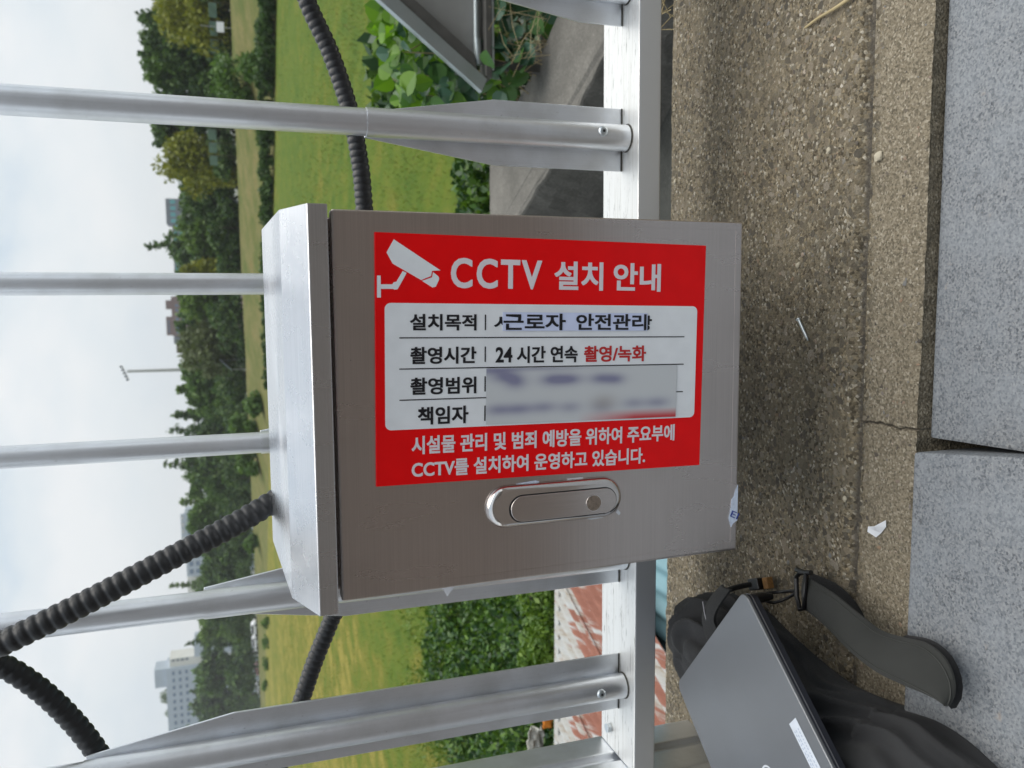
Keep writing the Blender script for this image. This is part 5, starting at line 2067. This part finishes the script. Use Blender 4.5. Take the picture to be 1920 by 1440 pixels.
# clipped-looking hedge along the foot of the bank, and the mass of undergrowth below the crowns
def mass(name, ys, dist, xtop_f, halfw, n, leaf, mk):
    pos, root = [], None
    stems = MB()
    for y_ in ys:
        px, py, pz = bank_point(y_, dist(y_))
        if root is None:
            root = Vector((px, py, pz))
        H = max(0.6, atY(xtop_f(y_), y_, py).z - pz)
        Rr = halfw * py / FPX
        for k in range(10):
            a = random.uniform(0, 2 * math.pi)
            f = random.uniform(0.1, 0.85)
            c_ = np.array((px + Rr * 0.8 * math.cos(a), py + Rr * 0.5 * math.sin(a), pz + H * f))
            s_ = min(Rr, H) * random.uniform(0.25, 0.45)
            pos.append(c_ + rand_dirs(n // 10) * rng.uniform(0.2, 1.05, size=(n // 10, 1)) ** 0.55 * np.array((s_ * 1.3, s_, s_)))
        stems.tube([(px - root.x, py - root.y, pz - root.z - 0.2), (px - root.x, py - root.y, pz - root.z + H * 0.6)], [0.06, 0.02], 5)
    pos = np.concatenate(pos) - np.array(root)
    u, v = leaf_axes(len(pos), leaf, 0.55, 0.1)
    rt = empty(name, root)
    link('foliage', quads('foliage', pos, u, v), M[mk], rt)
    so = part('stem', stems, M['bark'], rt)
    so['kind'] = 'stuff'
    return rt


hd = mass('hedge', [y_ + random.uniform(-6, 6) for y_ in range(-60, 730, 22)], lambda y_: 0.6, lambda y_: 478 + 0.022 * y_ + random.uniform(-5, 4), 20, 600, 0.15, 'leaf_hedge')
tag(hd, 'long dark green hedge between the mown field and the dry bank', 'hedge')
for y_, xo, lb in ((1172, 495, 'low shrub at the field edge nearest the fourth baluster'), (1210, 497, 'low shrub at the field edge below the white cars'),
                   (1246, 492, 'low shrub at the field edge below the pinkish car'), (1290, 495, 'leftmost low shrub at the field edge')):
    tree('bush', y_, xo, 14, -7, 'leaf_mid', lb, name='field_shrub', group='patchy shrubs at the left edge of the field', n=500, leaf=0.16)
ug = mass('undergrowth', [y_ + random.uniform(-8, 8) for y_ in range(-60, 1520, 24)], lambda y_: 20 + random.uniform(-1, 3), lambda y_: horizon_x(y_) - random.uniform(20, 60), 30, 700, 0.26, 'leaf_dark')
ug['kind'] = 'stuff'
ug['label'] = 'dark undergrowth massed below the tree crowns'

# pale green screen fence between the trunks
for y0, y1, lb in ((-30, 108, 'pale green mesh screen under the willow at the right end'), (244, 316, 'pale green mesh screen under the feathery yellow tree')):
    a = bank_point(y0, 17.5); b_ = bank_point(y1, 17.5)
    A3, B3 = Vector(a), Vector(b_)
    zt = atY(392, (y0 + y1) / 2, (a[1] + b_[1]) / 2).z
    zb = atY(407, (y0 + y1) / 2, (a[1] + b_[1]) / 2).z
    rt = empty('screen_fence', A3)
    tag(rt, lb, 'fence', 'pale green screens between the trunks')
    nseg = max(2, int((B3 - A3).length / 1.6))
    for k in range(nseg):
        p, q_ = (B3 - A3) * (k / nseg), (B3 - A3) * ((k + 0.80) / nseg)
        nrm = Vector((-(q_ - p).y, (q_ - p).x, 0)).normalized() * 0.02
        vv = [p + nrm, q_ + nrm, q_ - nrm, p - nrm]
        me = MB().add([(v_.x, v_.y, z_ - A3.z) for z_ in (zb, zt) for v_ in vv], [(3, 2, 1, 0), (4, 5, 6, 7), (0, 1, 5, 4), (1, 2, 6, 5), (2, 3, 7, 6), (3, 0, 4, 7)]).mesh('screen_panel')
        link('screen_panel', me, M['mesh_green'], rt)
        part('post', MB().cyl((p.x, p.y, -0.5), (p.x, p.y, zt - A3.z + 0.1), 0.025, 8), M['bark'], rt)
# small white notice board on a pole
p = Vector(bank_point(52, 15.5))
rt = empty('notice_board', p)
tag(rt, 'small white notice board on a post under the willow', 'notice board')
zc = atY(413, 53, p.y).z - p.z
part('post', MB().cyl((0, 0, -0.3), (0, 0, zc + 1.5), 0.03, 8), M['pole_grey'], rt)
part('board', MB().box(-0.40, 0.40, -0.05, -0.035, zc - 0.28, zc + 0.28), M['white_paint'], rt)

# floodlight mast
y_ = 688
az_ = ray(horizon_x(y_), y_); az_ = az_.x / az_.y
Ym = 165.0
zt = atY(238, 686, Ym).z
mast = empty('floodlight_mast', (az_ * Ym - 0.2, Ym, -2.5))
tag(mast, 'tall grey floodlight mast rising above the trees', 'floodlight mast')
part('pole', MB().tube([(0, 0, 0), (0, 0, zt + 2.5)], [0.42, 0.24], 12), M['pole_grey'], mast)
part('cross_arm', MB().cyl((-1.6, 0, zt + 2.3), (0.9, 0, zt + 3.3), 0.09, 8), M['pole_grey'], mast)
for k in range(5):
    part('lamp', MB().box(-1.7 + 0.6 * k, -1.35 + 0.6 * k, -0.3, 0.1, zt + 2.30 + 0.24 * k, zt + 2.75 + 0.24 * k), M['wall_grey'], mast)

# shelter roof between the trees
p = Vector(bank_point(684, 19))
sh = empty('shelter', p)
tag(sh, 'small grey lean-to shelter between the trees below the mast', 'shelter')
part('roof', MB().add([(-0.7, -1, 1.9), (0.8, -1, 3.4), (0.8, 1, 3.4), (-0.7, 1, 1.9), (-0.7, -1, 1.8), (0.8, -1, 3.3), (0.8, 1, 3.3), (-0.7, 1, 1.8)],
                      [(0, 1, 2, 3), (7, 6, 5, 4), (0, 4, 5, 1), (1, 5, 6, 2), (2, 6, 7, 3), (3, 7, 4, 0)]), M['wall_white'], sh)
for sx_ in (-0.6, 0.7):
    part('post', MB().cyl((sx_, 0, -0.3), (sx_, 0, 2.6 + sx_), 0.05, 8), M['pole_grey'], sh)


# ---- buildings far behind the trees
def az_at(y, x=None):
    r = ray(x if x else horizon_x(y), y)
    return r.x / r.y


def block(root, name, ya, yb, xtop, Y, depth, mat, xt2=None, label=None):
    """a wall block facing the camera between two picture rows, real height from its top"""
    xa, xb = az_at(yb, xtop) * Y, az_at(ya, xtop) * Y
    zt = atY(xtop, (ya + yb) / 2, Y).z
    x0, x1 = min(xa, xb), max(xa, xb)
    b0 = Vector(root.location)
    me = MB().box(x0 - b0.x, x1 - b0.x, Y - b0.y, Y + depth - b0.y, -b0.z - 3.2, zt - b0.z).mesh(name)
    link(name, me, mat, root, label)
    return x0, x1, zt


def windows(root, x0, x1, zt, zb, Y, nx_, rows, mat, w=0.6, h=0.5):
    b0 = Vector(root.location)
    for r in range(rows):
        for c_ in range(nx_):
            cx = x0 + (x1 - x0) * (c_ + 0.5) / nx_
            cz = zt - (zt - zb) * (r + 0.5) / rows
            ww, hh = (x1 - x0) / nx_ * w / 2, (zt - zb) / rows * h / 2
            fr_ = link('window', MB().box(cx - ww - b0.x, cx + ww - b0.x, Y - 0.10 - b0.y, Y + 0.05 - b0.y, cz - hh - b0.z, cz + hh - b0.z).mesh('window'), M['wall_grey'], root)
            me = MB().box(cx - ww * 0.9 - b0.x, cx + ww * 0.9 - b0.x, Y - 0.13 - b0.y, Y - 0.101 - b0.y, cz - hh * 0.86 - b0.z, cz + hh * 0.86 - b0.z).mesh('pane')
            link('pane', me, mat, fr_)


Y1 = 420
bA = empty('glazed_building', (az_at(440) * Y1, Y1, 0))
tag(bA, 'grey building with teal glazing behind the dark pine', 'building')
x0, x1, zt = block(bA, 'wall', 372, 420, 311, Y1, 14, M['wall_grey'])
windows(bA, x0, x1, zt - 1.2, zt - 5, Y1, 4, 1, M['teal_glass'], 0.7, 0.7)
x0, x1, zt = block(bA, 'wing', 421, 520, 325, Y1 + 1, 14, M['wall_grey'])
windows(bA, x0, x1, zt - 0.3, zt - 5.0, Y1 + 1, 9, 2, M['teal_glass'], 0.86, 0.8)
Y2 = 400
bC = empty('brick_building', (az_at(606) * Y2, Y2, 0))
tag(bC, 'mauve brick building with a notched roof left of the second baluster', 'building')
x0, x1, zt = block(bC, 'wall', 556, 630, 322, Y2, 14, M['wall_mauve'])
windows(bC, x0 + 0.5, x1 - 3, zt - 1.0, zt - 6, Y2, 7, 2, M['window_blue'], 0.55, 0.5)
block(bC, 'roof_block', 563, 580, 310.5, Y2 + 0.5, 8, M['wall_mauve'])
x0, x1, zt = block(bC, 'roof_block', 594, 629, 312, Y2 + 0.5, 8, M['wall_mauve'])
windows(bC, x0 + 1, x1 - 1.5, zt - 0.5, zt - 1.6, Y2 + 0.5, 4, 1, M['window_blue'], 0.7, 0.7)
block(bC, 'wing', 631, 645, 326, Y2 + 1, 12, M['wall_grey'])
block(bC, 'wing', 645.5, 662, 331, Y2 + 2, 10, M['wall_mauve'])
Y3 = 470
bE = empty('flat_building', (az_at(1010) * Y3, Y3, 0))
tag(bE, 'pale blue grey flat roofed building crossed by the thick conduit', 'building')
x0, x1, zt = block(bE, 'wall', 962, 1082, 348, Y3, 16, M['wall_white'])
windows(bE, x0 + 0.6, x1 - 0.6, zt - 0.8, zt - 7.5, Y3, 8, 2, M['window_blue'], 0.6, 0.6)
x0, x1, zt = block(bE, 'parapet_frame', 964, 1030, 340, Y3 + 0.3, 1.0, M['wall_white'])
windows(bE, x0 + 0.3, x1 - 0.3, zt - 0.35, zt - 1.5, Y3 + 0.3, 5, 1, M['wall_white2'], 0.55, 0.75)
block(bE, 'wing', 1084, 1112, 352, Y3 + 4, 12, M['wall_white2'])
block(bE, 'wing', 1200, 1232, 364, Y3 + 6, 12, M['wall_white'])
Y4 = 480
bF = empty('apartment_block', (az_at(1300) * Y4, Y4, 0))
tag(bF, 'tall pale grey apartment block with a raised roof block behind the trees', 'building')
x0, x1, zt = block(bF, 'wall', 1254, 1440, 315, Y4, 16, M['wall_white'])
windows(bF, x0 + 3.0, x1 - 1.0, zt - 2.2, zt - 12.5, Y4, 13, 3, M['window_blue'], 0.5, 0.42)
block(bF, 'roof_block', 1257, 1291, 290, Y4 + 1, 12, M['wall_white'])
x0, x1, zt = block(bF, 'stair_tower', 1236, 1253.5, 318, Y4 + 1.5, 12, M['wall_white2'])
b0 = Vector(bF.location)
for k in range(4):
    part('stair_window', MB().box(x1 - 1.6 - b0.x, x1 - 0.5 - b0.x, 1.2, 1.46, zt - 1.2 - 2.4 * k - 1.5, zt - 1.2 - 2.4 * k), M['wall_grey'], bF)
for y_, xt, hw_ in ((1308, 298, 13), (1338, 308, 9)):
    pY = 540.0
    tp = atY(xt, y_, pY)
    rt = empty('pine_tree', (tp.x, pY, -2.5))
    tag(rt, 'round treetop showing over the roof of the tall pale block, ' + ('larger one' if hw_ > 10 else 'smaller one'), 'tree')
    n_ = 700
    Rr = hw_ * pY / FPX
    pos = rand_dirs(n_) * rng.uniform(0.3, 1, size=(n_, 1)) * np.array([Rr, Rr, 5.0]) + np.array([0, 0, tp.z + 2.5 - 5.0])
    u, v = leaf_axes(n_, 0.55, 0.6)
    link('crown', quads('crown', pos, u, v), M['leaf_dark'], rt)
    part('trunk', MB().tube([(0, 0, 0), (0, 0, tp.z)], [0.5, 0.15], 8), M['bark'], rt)


# ---- parked vehicles at the far left
def car(y, d, paint, label, ang_deg, L_=4.2, Hc=1.45):
    px, py, pz = bank_point(y, d)
    rt = empty('parked_car', mat=Matrix.Translation((px, py, pz + 0.02)) @ Matrix.Rotation(math.radians(ang_deg), 4, 'Z'))
    tag(rt, label, 'car', 'cars parked by the trees')
    side = [(-L_ / 2, 0.30), (L_ / 2, 0.30), (L_ / 2, 0.72), (L_ * 0.26, 0.86), (L_ * 0.12, Hc), (-L_ * 0.30, Hc), (-L_ * 0.43, 0.92), (-L_ / 2, 0.85)]
    mt = Matrix(((1, 0, 0, 0), (0, 0, -1, 0.82), (0, 1, 0, 0), (0, 0, 0, 1)))
    me = MB().prism(side, 0, 1.64, mt).mesh('body')
    bm_ = bmesh.new(); bm_.from_mesh(me); bmesh.ops.recalc_face_normals(bm_, faces=bm_.faces); bm_.to_mesh(me); bm_.free()
    bevel_mesh(me, 0.10, 2)
    link('body', me, paint, rt)
    for sy in (-0.825, 0.825):
        q4 = [(L_ * 0.22, 0.90), (L_ * 0.105, Hc - 0.10), (-L_ * 0.29, Hc - 0.10), (-L_ * 0.38, 0.92)]
        me = MB().prism(q4, -0.01, 0.01, Matrix(((1, 0, 0, 0), (0, 0, -1, sy), (0, 1, 0, 0), (0, 0, 0, 1)))).mesh('window')
        link('window', me, M['car_glass'], rt)
        for wx in (-L_ * 0.31, L_ * 0.31):
            part('wheel', MB().cyl((wx, sy - 0.1 * (1 if sy > 0 else -1), 0.31), (wx, sy + 0.02 * (1 if sy > 0 else -1), 0.31), 0.31, 14), M['tyre'], rt)
    return rt


car(1180, 12.5, M['white_paint'], 'white car parked on the bank just left of the fourth baluster', 172)
car(1205, 13.5, M['white_paint'], 'second white car parked on the bank behind the first', 172)
car(1254, 20, M['pink_paint'], 'pinkish car half hidden under the trees', 170)
car(1290, 20.5, M['white_paint'], 'pale car half hidden under the trees at far left', 170)

# ================================================================== HAZE
hz = MB().box(-1200, 2200, -120, 3450, -6.0, 275)
hm = bpy.data.materials.new('thin_haze')
hm.use_nodes = True
ht = hm.node_tree
ht.nodes.clear()
ho = _node(ht, 'ShaderNodeOutputMaterial')
hv = _node(ht, 'ShaderNodeVolumePrincipled')
hv.inputs['Color'].default_value = (0.92, 0.96, 1.0, 1)
hv.inputs['Density'].default_value = 0.0003
hv.inputs['Anisotropy'].default_value = 0.2
ht.links.new(hv.outputs['Volume'], ho.inputs['Volume'])
hzo = link('haze', hz.mesh('haze'), hm)
hzo['kind'] = 'stuff'
